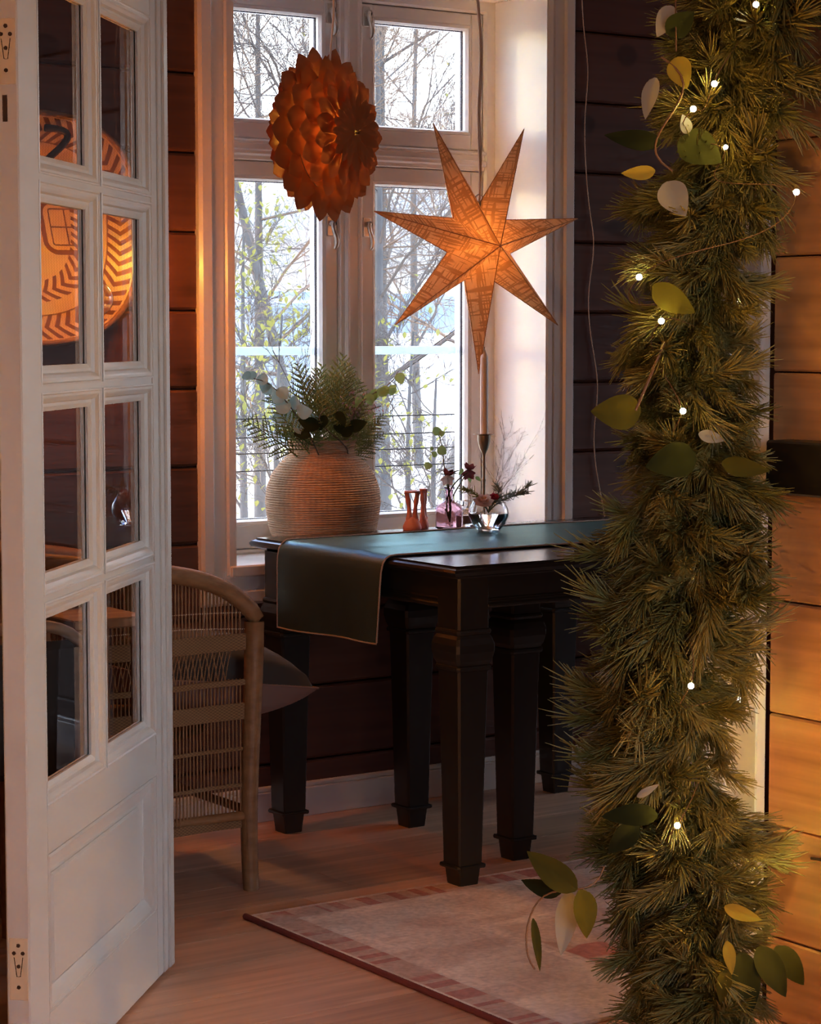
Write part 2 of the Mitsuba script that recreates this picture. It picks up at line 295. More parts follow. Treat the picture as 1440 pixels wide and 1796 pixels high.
# doorway jambs
j = thing('trim_1', 'white painted door jamb behind the garland', None, kind='structure')
obj('board', cbox(V(XR-.022, 3.094, 0), V(XR+.004, 3.229, 2.55), .003), 'm_white', j)
obj('bead', cbox(V(XR-.034, 3.17, 0), V(XR-.022, 3.186, 2.55), .004), 'm_white', j)
obj('stop', cbox(V(XR-.036, 3.213, 0), V(XR-.022, 3.229, 2.55), .003), 'm_white', j)
j = thing('trim_2', 'pale door frame post at the left picture edge', None, kind='structure')
obj('board', cbox(V(1.40, 3.40, 0), V(1.492, 3.50, 2.3), .003), 'm_white', j)
obj('hinge_leaf', cbox(V(1.472, 3.396, .19), V(1.494, 3.401, .29), .001), 'm_hinge', j)
obj('hinge_pin', tubes([([(1.493, 3.392, .56), (1.493, 3.392, .63)], .007)], 10), 'm_brass', j, smooth=40, label='brass hinge pin')
b = struct('baseboard_back', join(cbox(V(0, 5.104, 0), V(7.25, WB+.01, .078), .002), cbox(V(0, 5.108, .078), V(7.25, WB+.01, .092), .004)), 'm_white', 'white baseboard along the foot of the log wall under the table')

# ------------------------------------------------------------------ window
w = thing('window_1', 'white painted four light window with deep reveal and moulded casing', None, kind='structure')
casing = [(0, 0), (0, .016), (.007, .021), (.022, .021), (.027, .014), (.033, .017), (.064, .017), (.070, .024), (.096, .024), (.104, .016), (.104, -.005), (0, -.005)]
c = mitre(OX0, OX1, OZ0, OZ1, casing); c.apply_translation((0, WB, 0)); obj('casing', c, 'm_whitew', w)
YF = 5.345
obj('reveal', cbox(V(OX0-.02, 5.10, OZ0), V(OX0, 5.40, OZ1), .001), 'm_whitew', w); obj('reveal', cbox(V(OX1, 5.10, OZ0), V(OX1+.02, 5.40, OZ1), .001), 'm_whitew', w)
obj('reveal', cbox(V(OX0, 5.10, OZ1), V(OX1, 5.40, OZ1+.02), .001), 'm_whitew', w)
obj('sill', cbox(V(OX0-.02, 5.092, OZ0-.03), V(OX1+.02, 5.42, OZ0), .004), 'm_whitew', w)
fr = mitre(OX0+.034, OX1-.034, OZ0+.012, OZ1-.034, [(0, 0), (.006, .008), (.034, .008), (.034, -.11), (0, -.11)]); fr.apply_translation((0, YF+.008, 0))
obj('frame', fr, 'm_whitew', w)
def bar_profile(lo, hi, axis, name):
    a = [cbox(lo, hi, .003)]
    obj(name, join(a), 'm_whitew', w)
MX0, MX1 = 3.463, 3.539
obj('mullion', join(cbox(V(MX0, YF, OZ0+.012), V(MX1, 5.45, OZ1-.03), .003), cbox(V(MX0+.012, YF-.012, OZ0+.02), V(MX0+.028, YF+.002, OZ1-.03), .006), cbox(V(MX1-.018, YF-.006, OZ0+.02), V(MX1-.005, YF+.002, OZ1-.03), .004)), 'm_whitew', w)
TZ0, TZ1 = 1.764, 1.822
obj('transom', join(cbox(V(OX0+.034, YF+.002, TZ0), V(OX1-.034, 5.45, TZ1), .003), cbox(V(OX0+.034, YF-.010, TZ0+.012), V(OX1-.034, YF+.004, TZ0+.030), .005), cbox(V(OX0+.034, YF-.004, TZ1-.014), V(OX1-.034, YF+.004, TZ1-.003), .003)), 'm_whitew', w)
YG = 5.388
for cx0, cx1, side in ((OX0+.034, MX0, 0), (MX1, OX1-.034, 1)):
    for z0, z1, rb, rt in ((TZ1, OZ1-.034, .058, .05), (OZ0+.012, TZ0, .081, .054)):
        gx0, gx1, gz0, gz1 = cx0+.055, cx1-.055, z0+rb, z1-rt
        ys, ye = 5.357, 5.44
        parts = [cbox(V(cx0+.002, ys, z0+.002), V(gx0-.012, ye, z1-.002), .003), cbox(V(gx1+.012, ys, z0+.002), V(cx1-.002, ye, z1-.002), .003),
                 cbox(V(gx0-.012, ys, z0+.002), V(gx1+.012, ye, gz0-.012), .003), cbox(V(gx0-.012, ys, gz1+.012), V(gx1+.012, ye, z1-.002), .003)]
        bead = mitre(gx0, gx1, gz0, gz1, [(0, -.026), (0, -.014), (.005, -.003), (.013, 0), (.013, -.026)]); bead.apply_translation((0, ys, 0))
        s = obj('sash', join(parts+[bead]), 'm_whitew', w)
        gk = mitre(gx0-.001, gx1+.001, gz0-.001, gz1+.001, [(-.003, 0), (.002, 0), (.002, -.004), (-.003, -.004)]); gk.apply_translation((0, YG-.003, 0))
        obj('gasket', gk, 'm_gasket', s)
        sp = mitre(gx0, gx1, gz0, gz1, [(-.001, 0), (.01, 0), (.01, -.016), (-.001, -.016)]); sp.apply_translation((0, YG+.006, 0))
        obj('spacer', sp, 'm_spacer', s)
        obj('pane', sheet([[(gx0-.004, YG, gz0-.004), (gx0-.004, YG, gz1+.004)], [(gx1+.004, YG, gz0-.004), (gx1+.004, YG, gz1+.004)]]), 'm_glass', s)
        if z0 < 1: obj('muntin', cbox(V(gx0, 5.412, 1.234), V(gx1, 5.424, 1.258), .003), 'm_muntin', s, label='pale translucent muntin bar')
        # casement fastener
        hx = cx1-.026 if side == 0 else cx0+.018
        hz = 1.60 if z0 < 1 else 2.185
        h = obj('handle', join(cbox(V(hx-.013, ys-.005, hz-.035), V(hx+.013, ys+.001, hz+.02), .002), tubes([([(hx, ys, hz), (hx, ys-.022, hz)], .008), (curve([(hx-.002, ys-.022, hz+.004), (hx-.004, ys-.026, hz-.02), (hx+.002, ys-.03, hz-.045), (hx-.003, ys-.027, hz-.072)], 12), [.006]*6+[.0065, .007, .007, .0065, .006, .004])], 8)), 'm_steel', w, smooth=40, label='chrome casement handle')

# ------------------------------------------------------------------ glazed door, ajar
DA = math.radians(43.44); DU = V(math.sin(DA), math.cos(DA), 0); DN = V(math.cos(DA), -math.sin(DA), 0); DP = V(2.1443, 3.9721, 0)
def dr_(m):     # door space: x along the leaf, -y out of the face that looks at us, z up
    return frame_axes(DP, DU, -DN, V(0, 0, 1), m)
d = thing('door_1', 'white glazed door standing ajar with eight panes and a lower panel', None, kind='structure')
def dbox(x0, x1, z0, z1, name='rail', y0=0., y1=.04, b=.0025): return obj(name, dr_(cbox(V(x0, y0, z0), V(x1, y1, z1), b)), 'm_doorpaint', d)
GX0, GX1, GM = -.737, -.042, -.3885; GZ = [.505, .8535, 1.204, 1.5545, 1.905]
st = dbox(-.84, GX0, .008, 2.045, 'stile'); dbox(GX1, 0, .008, 2.045, 'stile')
dbox(GX0, GX1, .008, .152); dbox(GX0, GX1, .420, .505); dbox(GX0, GX1, 1.905, 2.045)
dbox(.0005, .026, .010, 2.045, 'rebate', -.0035, .040, .002); dbox(.0265, .058, .012, 2.045, 'rebate', -.0088, .040, .003)
mw = .0085
obj('muntin', dr_(cbox(V(GM-mw, .002, .505), V(GM+mw, .038, 1.905), .002)), 'm_doorpaint', d)
for z in GZ[1:4]: obj('muntin', dr_(cbox(V(GX0, .002, z-mw), V(GX1, .038, z+mw), .002)), 'm_doorpaint', d)
mould = [(-.030, -.021), (-.030, -.0165), (-.022, -.013), (-.017, -.013), (-.014, -.007), (-.009, -.003), (-.006, -.0015), (-.002, -.001), (0, .0015), (.003, .001), (.003, -.021)]
back = [(-.030, -.0245), (-.030, -.029), (-.018, -.034), (-.006, -.038), (0, -.0405), (.002, -.0405), (.002, -.0245)]
for i in range(4):
    for xa, xb in ((GX0, GM-mw), (GM+mw, GX1)):
        za, zb = GZ[i]+(0 if i == 0 else mw), GZ[i+1]-(0 if i == 3 else mw)
        obj('moulding', dr_(join(mitre(xa, xb, za, zb, mould), mitre(xa, xb, za, zb, back))), 'm_doorpaint', d)
        obj('pane', dr_(sheet([[(xa+.002, .0228, za+.002), (xa+.002, .0228, zb-.002)], [(xb-.002, .0228, za+.002), (xb-.002, .0228, zb-.002)]])), 'm_pane', d)
obj('panel', dr_(cbox(V(GX0-.005, .012, .147), V(GX1-.025, .030, .425), .001)), 'm_doorpaint', d)
obj('panel', dr_(join(cbox(V(-.698, .0045, .190), V(-.148, .014, .380), .004))), 'm_doorpaint', d)
pm = mitre(GX0, -.070, .152, .420, [(0, 0), (-.004, .0025), (-.008, -.001), (-.022, -.005), (-.034, -.010), (-.036, -.014), (0, -.014)])
dbox(-.070, GX1, .150, .422, 'stile')
obj('panel_moulding', dr_(pm), 'm_doorpaint', d)
def edge_pt(px, py):     # point on the leaf's near edge
    q = DP+DU*(-.84); r_ = FWD+RGT*(px-720)/FOC+DWN*(py-898)/FOC
    return CAM+r_*(((q-CAM)@DU)/(r_@DU))
for zc, dirn in ((float(edge_pt(30, 1700)[2]), -1), (float(edge_pt(9, 90)[2]), -1)):
    hp = obj('hinge_plate', dr_(cbox(V(-.8412, .003, zc-.052), V(-.8392, .035, zc+.052), .0008)), 'm_hinge', d, label='brass toned hinge plate with screw holes')
    for yy, zz in ((.019, .040), (.0115, .027), (.0265, .027), (.019, .005), (.019, -.030)):
        obj('screw', dr_(frame_axes(V(-.8412, yy, zc+zz), V(0, 0, 1), V(0, 1, 0), V(-1, 0, 0), trimesh.creation.cylinder(radius=.0033, height=.0016, sections=14))), 'm_hole', hp)
    obj('groove', dr_(tubes([([(-.8414, .0115, zc+.020), (-.8414, .016, zc-.012), (-.8414, .022, zc-.012), (-.8414, .0265, zc+.020)], .0007)], 5)), 'm_hole', hp)
zc = float(edge_pt(10, 190)[2]); obj('latch_slot', dr_(cbox(V(-.8412, .018, zc-.021), V(-.8390, .026, zc+.021), .0006)), 'm_hole', d, label='dark latch slot in the door edge')

# ------------------------------------------------------------------ table
t = thing('dining_table', 'long black painted dining table with square tapered legs below the window', 'table')
TZ, TX0, TX1, TY0, TY1 = .765, 3.0, 4.62, 4.155, 5.072
def top_piece(x0, x1, left, right):
    a = [(.014, .0), (.014, -.004), (.004, -.008), (0, -.014), (.004, -.022), (.018, -.026), (.022, -.030)]
    rings = []
    for ins, dz in a:
        rings.append([(x0+(ins if left else 0), TY0+ins, TZ+dz), (x1-(ins if right else 0), TY0+ins, TZ+dz), (x1-(ins if right else 0), TY1-ins, TZ+dz), (x0+(ins if left else 0), TY1-ins, TZ+dz)])
    v = np.array(rings).reshape(-1, 3); n = len(rings); f = []
    for i in range(n-1):
        for k in range(4): f += [[i*4+k, (i+1)*4+k, (i+1)*4+(k+1) % 4], [i*4+k, (i+1)*4+(k+1) % 4, i*4+(k+1) % 4]]
    f += [[0, 1, 2], [0, 2, 3], [(n-1)*4, (n-1)*4+2, (n-1)*4+1], [(n-1)*4, (n-1)*4+3, (n-1)*4+2]]
    m = trimesh.Trimesh(v, f, process=False); m.fix_normals(); return m
obj('tabletop', top_piece(TX0, 3.545, True, False), 'm_blacktop', t); obj('leaf', top_piece(3.5465, 4.07, False, False), 'm_blacktop', t); obj('tabletop', top_piece(4.0715, TX1, False, True), 'm_blacktop', t)
legz = [(0, .026), (.048, .031), (.049, .040), (.053, .041), (.057, .040), (.058, .0335), (.30, .0385), (.515, .0435), (.517, .049), (.522, .050), (.527, .049), (.529, .046), (.540, .051), (.560, .0555), (.578, .0555), (.592, .051), (.600, .046), (.602, .048), (.607, .0495), (.612, .048), (.614, .0445), (.7345, .0445)]
def leg_mesh(x, y):
    n = len(legz); v = []
    for z, h in legz:
        c = h*.12; pts = [(-h+c, -h), (h-c, -h), (h, -h+c), (h, h-c), (h-c, h), (-h+c, h), (-h, h-c), (-h, -h+c)]
        v += [(x+a, y+b, z) for a, b in pts]
    f = []
    for i in range(n-1):
        for k in range(8): f += [[i*8+k, i*8+(k+1) % 8, (i+1)*8+(k+1) % 8], [i*8+k, (i+1)*8+(k+1) % 8, (i+1)*8+k]]
    for k in range(1, 7): f += [[0, k+1, k], [(n-1)*8, (n-1)*8+k, (n-1)*8+k+1]]
    return trimesh.Trimesh(v, f, process=False)
for x, y_ in ((3.082, 4.236), (3.058, 4.975), (3.362, 4.40), (3.362, 4.85), (3.952, 4.985), (4.54, 4.236), (4.54, 4.975), (4.24, 4.40)):
    obj('leg', leg_mesh(x, y_), 'm_black', t)
for lo, hi in (((3.12, 4.197, .668), (4.50, 4.219, .735)), ((3.10, 4.995, .668), (4.50, 5.017, .735)), ((3.043, 4.27, .668), (3.065, 4.94, .735)), ((4.555, 4.27, .668), (4.577, 4.94, .735))):
    lo, hi = V(*lo), V(*hi); lip = V(.0, .006, 0) if hi[0]-lo[0] > 1 else V(.006, 0, 0)
    obj('apron', join(cbox(lo, hi, .002), cbox(V(lo[0], lo[1], .660)-lip, V(hi[0], hi[1], .672)+lip, .004), cbox(V(lo[0], lo[1], .676)-lip*.5, V(hi[0], hi[1], .684)+lip*.5, .003)), 'm_black', t)

# runner: along the table and down over its left end
g = []
pth = [(4.62+.0, TZ+.0035)]+[(x, TZ+.0035) for x in np.linspace(4.58, 3.03, 60)]+[(3.012, TZ+.002), (2.999, TZ-.004), (2.990, TZ-.016), (2.986, TZ-.035), (2.985, TZ-.06)]+[(2.985, z) for z in np.linspace(TZ-.08, .56, 16)]
nv = 22
for i, (x, z) in enumerate(pth):
    row = []
    for k, s in enumerate(np.linspace(0, 1, nv)):
        yy = 4.437+s*.475
        hang = max(0, (TZ-.03-z)/.2)
        wv = meshkit.fbm(V(x*2.2, yy*14, 3.), 3, 5)-.5
        wy = .012*math.sin(x*3.1+s*1.3)+.012*(meshkit.noise(V(x*1.7, s, 8.), 2)-.5)
        row.append((x-hang*(.010*math.sin(s*9+1)+.006), yy+wy, z+(max(0, .011*wv+.002) if z > TZ else 0) - (hang > .5)*.012*s*hang))
    g.append(row)
r_ = obj('table_runner', sheet(g), 'm_runner', smooth=True, label='blue green linen runner along the black table, its end hanging down', cat='table runner')
mark(r_, kind=None)
ga = np.array(g); obj('hem', tubes([(ga[6:, 0]+V(0, 0, .002), .0022), (ga[6:, -1]+V(0, 0, .002), .0022), (ga[-1]+V(-.001, 0, 0), .0022)], 5), 'm_hem', r_, smooth=True)

# ------------------------------------------------------------------ rug
rg = thing('area_rug', 'faded pinkish red patterned rug with dark bound edge under the table legs', 'rug')
obj('pile', cbox(V(2.516, 3.236, .0005), V(5.2, 4.272, .0085), .003), 'm_rug', rg)
obj('binding', tubes([([(2.513, 3.236, .006), (2.513, 4.274, .006)], .0068)], 8), 'm_rugedge', rg, smooth=True, label='dark red bound edge')

# ------------------------------------------------------------------ wicker armchair
ch = thing('wicker_armchair', 'woven rattan tub armchair half hidden behind the white door', 'chair')
plan = curve([(2.665, 4.495), (2.45, 4.492), (2.22, 4.50), (2.075, 4.60), (2.045, 4.755), (2.075, 4.91), (2.22, 5.01), (2.45, 5.018), (2.665, 5.015)], 340)
sl = np.r_[0, np.cumsum(np.linalg.norm(np.diff(plan, axis=0), axis=1))]; S = sl[-1]
def railz(s): u = min(s, S-s); return .655+.095*(1-math.exp(-u/.085))+.06*(.5-.5*math.cos(math.pi*min(u/(S/2), 1)))
def pl(s): return np.array([np.interp(s, sl, plan[:, 0]), np.interp(s, sl, plan[:, 1])])
rail = [V(2.672, 4.495, .60), V(2.674, 4.495, .640)]+[V(*pl(s), railz(s)) for s in np.linspace(.004, S-.004, 70)]+[V(2.674, 5.015, .640), V(2.672, 5.015, .60)]
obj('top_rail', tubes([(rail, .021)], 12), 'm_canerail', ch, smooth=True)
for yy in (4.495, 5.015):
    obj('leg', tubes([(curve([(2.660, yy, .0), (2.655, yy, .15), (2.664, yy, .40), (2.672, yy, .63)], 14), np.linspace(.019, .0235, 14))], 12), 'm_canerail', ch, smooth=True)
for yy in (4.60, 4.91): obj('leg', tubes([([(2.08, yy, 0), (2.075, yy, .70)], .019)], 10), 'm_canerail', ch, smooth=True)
canes, lat = [], []
for i, s in enumerate(np.arange(.030, S-.028, .0096)):
    p = pl(s); jit = rng.normal(0, .0012)
    canes.append(([V(*p, .16), V(*(p+jit), .28), V(*(p-jit), .40), V(*p, .50)], .0021)); canes.append(([V(*p, .565), V(*(p+jit*.7), railz(s)-.015)], .0026))
    for q in (-1, 1):
        if .06 < s < S-.06: lat.append(([V(*pl(s), .495), V(*pl(s+q*.006), .53), V(*pl(s+q*.016), .57)], .0016))
    
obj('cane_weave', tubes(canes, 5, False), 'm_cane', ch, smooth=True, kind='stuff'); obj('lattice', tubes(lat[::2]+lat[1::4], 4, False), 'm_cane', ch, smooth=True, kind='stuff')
def band(z0, z1, name='woven_band', m='m_caneband', off=.004, dr0=0):
    o, i_ = [], []
    gg = [[V(*(pl(s)), z) for z in np.linspace(z0, z1, 4)] for s in np.linspace(.012, S-.012, 90)]
    a = np.array(gg); tn = np.gradient(a[:, 0, :2], axis=0); tn /= np.linalg.norm(tn, axis=1, keepdims=True); nn = np.stack([tn[:, 1], -tn[:, 0], 0*tn[:, 0]], 1)
    obj(name, join(sheet(a+nn[:, None]*off), sheet(a-nn[:, None]*off)), m, ch)
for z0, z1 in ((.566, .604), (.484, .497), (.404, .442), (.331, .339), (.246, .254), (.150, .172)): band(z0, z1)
for zz in (.652, .613):
    bd = []
    for s in np.arange(.02, S-.02, .0048): q = V(*pl(s), zz+.014*math.sin(s*5)*(.6 if zz > .64 else 1)); tn = pl(s+.001)-pl(s); nn = V(tn[1], -tn[0], 0)/np.linalg.norm(tn)*.0035; bd += [([q-nn-V(0, 0, .0012), q-nn+V(0, 0, .0012)], .0012)]
    obj('twine', tubes(bd, 4, False), 'm_twine', ch, label='pale twine stitching', kind='stuff')
seat = [[V(2.36+.30*math.cos(a)*r_0, 4.755+.25*math.sin(a)*r_0, .385-.012*(1-r_0)) for a in np.linspace(0, 2*math.pi, 29)] for r_0 in np.linspace(.02, 1, 5)]
obj('seat', join(sheet(seat), sheet(np.array(seat)-V(0, 0, .02))), 'm_caneband', ch)
obj('stretcher', tubes([([(2.66, 4.5, .185), (2.66, 5.01, .185)], .011), ([(2.66, 4.495, .178), (2.1, 4.52, .178)], .011), ([(2.45, 4.5, .215), (2.2, 5.0, .215)], .012)], 8), 'm_canerail', ch, smooth=True)

def pillow(c, ax, ay, az, hx, hy, hz, n=22):
    u = np.linspace(-1, 1, n); g0, g1 = np.zeros((n, n, 3)), np.zeros((n, n, 3))
    for i, a in enumerate(u):
        for k, b_ in enumerate(u):
            pin = 1-.10*(1-a*a)*0-.09*(1-abs(b_)**2)*abs(a)**4*1.0-.0
            x = a*(1-.10*(1-b_*b_)*abs(a)**3); yv = b_*(1-.10*(1-a*a)*abs(b_)**3)
            h = ((1-a**2)*(1-b_**2))**.42
            wr = 1+.08*(meshkit.noise(V(a*3, b_*3, 1.), 4)-.5)
            g0[i, k] = c+ax*hx*x+ay*hy*yv+az*hz*h*wr; g1[i, k] = c+ax*hx*x+ay*hy*yv-az*hz*h*wr
    return g0, g1
th = math.radians(32)
g0, g1 = pillow(V(2.66, 4.735, .478), V(math.cos(.13), 0, -math.sin(.13)), V(0, 1, 0), V(math.sin(.13), 0, math.cos(.13)), .215, .20, .108)
cu = thing('seat_cushion', 'plump mauve cushion with black top overhanging the wicker armchair seat', 'cushion')
obj('cover', sheet(g0), 'm_cushdark', cu, smooth=True, label='black upper side'); obj('underside', sheet(g1[::-1]), 'm_cushion', cu, smooth=True, label='mauve under side')
ed = np.vstack([g0[:, 0], g0[-1], g0[::-1, -1], g0[0, ::-1]]); obj('piping', tubes([(ed, .003)], 6), 'm_cushion', cu, smooth=True)

# dark chair and small wooden table seen through the lower door panes
dc = thing('dark_chair', 'dark upholstered chair with wooden top rail behind the lower left door pane', 'chair')
bk = cbox(V(1.64, 4.14, .40), V(2.05, 4.175, .675), .016); obj('backrest', bk, 'm_darkfab', dc); obj('top_rail', tubes([(curve([(1.62, 4.155, .655), (1.66, 4.155, .69), (1.84, 4.155, .705), (2.03, 4.155, .69), (2.067, 4.155, .655)], 20), .013)], 10), 'm_wood', dc, smooth=True, label='brown wooden top rail')
obj('seat', cbox(V(1.64, 4.16, .40), V(2.03, 4.45, .45), .015), 'm_darkfab', dc)
for x in (1.66, 2.04):
    obj('leg', tubes([([(x, 4.155, 0), (x, 4.155, .66)], .014)], 8), 'm_wood', dc, smooth=True); obj('leg', tubes([([(min(x, 2.015), 4.43, 0), (min(x, 2.015), 4.43, .41)], .014)], 8), 'm_wood', dc, smooth=True)
wt = thing('side_table', 'small brown wooden side table behind the lower right door pane', 'table')
obj('tabletop', cbox(V(2.085, 4.24, .678), V(2.262, 4.445, .70), .003), 'm_wood', wt)
for x in (2.105, 2.243):
    for yy in (4.26, 4.425): obj('leg', cbox(V(x-.011, yy-.011, 0), V(x+.011, yy+.011, .68), .002), 'm_wood', wt)

# ------------------------------------------------------------------ woven wall tray and globe lamp
TCX, TCZ, TRX, TRZ, TN = 2.373, 1.549, .305, .279, 2.8
def tray_col(p, n, uv):
    a, b_ = (p.x-TCX)/TRX, (p.z-TCZ)/TRZ; r0 = (dr.abs(a)**TN+dr.abs(b_)**TN)**(1/TN); thh = dr.atan2(b_, a)
    def herring(rc, wd, kk):
        q = (r0-rc)/wd; ph = thh*kk/6.2832-dr.abs(q)*.9; fr_ = ph-dr.floor(ph)
        return dr.select(dr.abs(q) < 1, smoothstep(.42, .5, fr_)*(1-smoothstep(.9, .97, fr_)), 0.)
    m = dr.maximum(herring(.86, .105, 62), herring(.555, .09, 44))
    m = dr.maximum(m, dr.select(dr.abs(r0-.76) < .006, .8, 0.))
    x, z = p.x-2.503+(p.z-1.556)*.18, p.z-1.556
    def rr(h, rad):
        qx, qz = dr.maximum(dr.abs(x)-h[0]+rad, 0.), dr.maximum(dr.abs(z)-h[1]+rad, 0.); return dr.sqrt(qx*qx+qz*qz)-rad
    e1 = rr((.060, .062), .03); e2 = rr((.040, .044), .006)
    m = dr.maximum(m, dr.select(dr.abs(e1) < .006, 1., 0.)); m = dr.maximum(m, dr.select(dr.abs(e2) < .0018, 1., 0.))
    ins = e2 < 0
    m = dr.maximum(m, dr.select(ins & ((dr.abs(x) < .0018) | (dr.abs(z) < .0018)), 1., 0.))
    wv = .5+.5*dr.sin(p.x*900+dr.sin(p.z*900)*1.2)
    c = mix([.46, .29, .15], [.66, .46, .26], dr.clip(.5*wv+.6*fbm(p.x*20, p.z*20, 3., 3)-.1, 0, 1))
    return mix(c, [.075, .022, .014], dr.clip(m, 0, 1)*.95)
add_mat('m_tray', {'type': 'twosided', 'a': {'type': 'bumpmap', 'arbitrary': proc(lambda p, n, uv: .5+.25*dr.sin(p.x*900)+.25*dr.sin(p.z*900), eps=.0008), 'scale': .0012, 'bsdf': prin(base_color=proc(tray_col), roughness=.75)}})
tr = thing('woven_wall_tray', 'large oval woven straw tray with dark herringbone pattern on the log wall', 'wall basket')
gg = [[V(TCX+TRX*r0*math.cos(a)/(abs(math.cos(a))**TN+abs(math.sin(a))**TN)**(1/TN), WB-.006-.055*(r0**2.2), TCZ+TRZ*r0*math.sin(a)/(abs(math.cos(a))**TN+abs(math.sin(a))**TN)**(1/TN)) for a in np.linspace(0, 2*math.pi, 97)] for r0 in np.linspace(.004, 1, 14)]
ga = np.array(gg); obj('bowl', join(sheet(ga), sheet(ga+V(0, .004, 0))), 'm_tray', tr, smooth=True)
obj('rim', tubes([(ga[-1]+V(0, 0, 0), .0075)], 8), 'm_wire', tr, smooth=True, label='dark bound rim')
obj('strap', tubes([(curve([(2.42, WB-.075, 1.79), (2.475, WB-.085, 1.77), (2.44, WB-.085, 1.73), (2.385, WB-.08, 1.66)], 16), .009)], 8), 'm_blackmetal', tr, smooth=True, label='dark carrying strap')
gl = thing('globe_lamp', 'clear glass globe bulb hanging before the woven tray', 'lamp')
gc = V(2.478, 4.90, 1.377); gm = trimesh.creation.icosphere(subdivisions=4, radius=.042); gi = trimesh.creation.icosphere(subdivisions=4, radius=.0402); gi.invert(); gm = join(gm, gi); gm.apply_translation(gc)
obj('globe', gm, 'm_clear', gl, smooth=True)
fm = trimesh.creation.icosphere(subdivisions=2, radius=.011); fm.apply_translation(gc)
obj('filament', fm, 'm_brass', gl)
obj('socket', lathe([(0, .0), (.016, 0), (.017, .045), (.010, .055), (0, .055)], 20, gc+V(0, 0, .038)), 'm_brass', gl, smooth=40); obj('cord', tubes([([gc+V(0, 0, .09), V(gc[0], gc[1], 2.58)], .0025)], 6), 'm_wire', gl)
wl_ = thing('hidden_wall_light', 'warm wall light hidden behind the white door, one bulb by the woven tray, one added for the window casing', 'lamp')  # unseen bulbs; the second is added to light the window casing
for wc, wl_l, wgt in ((V(2.325, 4.955, 1.47), 430, 3.0), (V(2.655, 4.985, 1.47), 260, 3.0)):
    bm = trimesh.creation.icosphere(subdivisions=3, radius=.022); bm.apply_translation(wc)
    obj('bulb', bm, 'm_wax', wl_, smooth=True, emitter={'type': 'area', 'radiance': rgb(*[wl_l*c for c in WARM]), 'sampling_weight': wgt})
    obj('socket', lathe([(0, 0), (.012, 0), (.014, .05), (0, .052)], 16, wc+V(0, 0, .019)), 'm_brass', wl_, smooth=40); obj('cord', tubes([([wc+V(0, 0, .065), V(wc[0], wc[1], 2.58)], .0025)], 6), 'm_wire', wl_)
cl_ = thing('added_lantern', 'small candle lantern added out of view on the near room floor to light the log wall', 'lantern')  # lantern added out of view to brighten the wood wall
kc = V(2.80, 2.72, .36); bm = trimesh.creation.icosphere(subdivisions=3, radius=.02); bm.apply_translation(kc)
obj('flame', bm, 'm_wax', cl_, smooth=True, emitter={'type': 'area', 'radiance': rgb(900, 390, 78), 'sampling_weight': 1.5})
obj('candle', lathe([(0, 0), (.03, 0), (.03, .30), (0, .31)], 20, (kc[0], kc[1], .02)), 'm_wax', cl_, smooth=40)
obj('base', cbox(V(kc[0]-.07, kc[1]-.07, .001), V(kc[0]+.07, kc[1]+.07, .02), .003), 'm_blackmetal', cl_)
# warm lamp of the near room (out of frame, left of the camera)
nl = thing('wall_lamp', 'warm glass wall lamp in the near room', 'lamp')
lc = V(-.55, 1.75, 1.05); lm = trimesh.creation.icosphere(subdivisions=3, radius=.05); lm.apply_translation(lc)
obj('shade', lm, 'm_wax', nl, smooth=True, emitter={'type': 'area', 'radiance': rgb(620, 235, 48), 'sampling_weight': 2.0})
obj('bracket', tubes([([lc+V(-.05, 0, 0), lc+V(-.76, 0, 0)], .01)], 8), 'm_blackmetal', nl, smooth=True)

# ------------------------------------------------------------------ window sill: basket with foliage
BC = V(3.32, 5.215, .69)
pr = [(0.0, .002), (.115, .002), (.128, .02), (.1385, .05), (.150, .10), (.1555, .145), (.152, .185), (.138, .222), (.113, .255), (.095, .272), (.0905, .285), (.0915, .315), (.0865, .317), (.085, .285), (.105, .25), (.14, .18), (.145, .14), (.13, .05), (.10, .02), (0, .018)]
from scipy.interpolate import interp1d
bs = thing('woven_basket', 'round bellied tan woven basket vase on the window sill', 'basket')
m = lathe(pr, 96, BC); obj('body', m.subdivide(), 'm_basket', bs, smooth=50)
rows = []
for i, (r0, z0) in enumerate([(np.interp(z, [.002, .02, .05, .10, .145, .185, .222, .255, .272, .285, .315], [.115, .128, .1385, .150, .1555, .152, .138, .113, .095, .0905, .0915]), z) for z in np.arange(.06, .315, .0062)]):
    a = np.linspace(0, 2*math.pi, 73); rows.append((np.stack([BC[0]+(r0+.0005)*np.cos(a), BC[1]+(r0+.0005)*np.sin(a), BC[2]+z0+.0008*np.sin(a*5+i)], 1), .0031))
obj('coil', tubes(rows, 6, False), 'm_basket', bs, smooth=True, kind='stuff')

def frond(L, wid, seed, droop=.2):
    """A flat conifer spray along +x."""
    rg_ = np.random.default_rng(seed); ln = []
    main = np.array([(L*t, 0, -droop*L*t*t) for t in np.linspace(0, 1, 8)]); ln.append((main, np.linspace(.0022, .0008, 8)))
    for k, t in enumerate(np.linspace(.18, .97, 22)):
        o = V(L*t, 0, -droop*L*t*t); s = 1 if k % 2 else -1; l = wid*(math.sin(math.pi*min(1, t*.8+.15))**.7)*rg_.uniform(.75, 1.1)*(1.02-t*.55)
        dv = V(.72, s*.7, rg_.uniform(-.25, .2)); e = o+dv*l; ln.append(([o, o+dv*l*.55, e], [.0017, .0016, .0008]))
        for u in np.linspace(.2, .95, 6):
            for s2 in (-1, 1):
                oo = o+dv*l*u; d2 = V(.8*dv[0]+.35, dv[1]*.5+s2*.55, rg_.uniform(-.3, .3)); l2 = l*.30*(1.1-u*.7); ln.append(([oo, oo+d2*l2], [.0015, .0007]))
    return tubes(ln, 4, False)
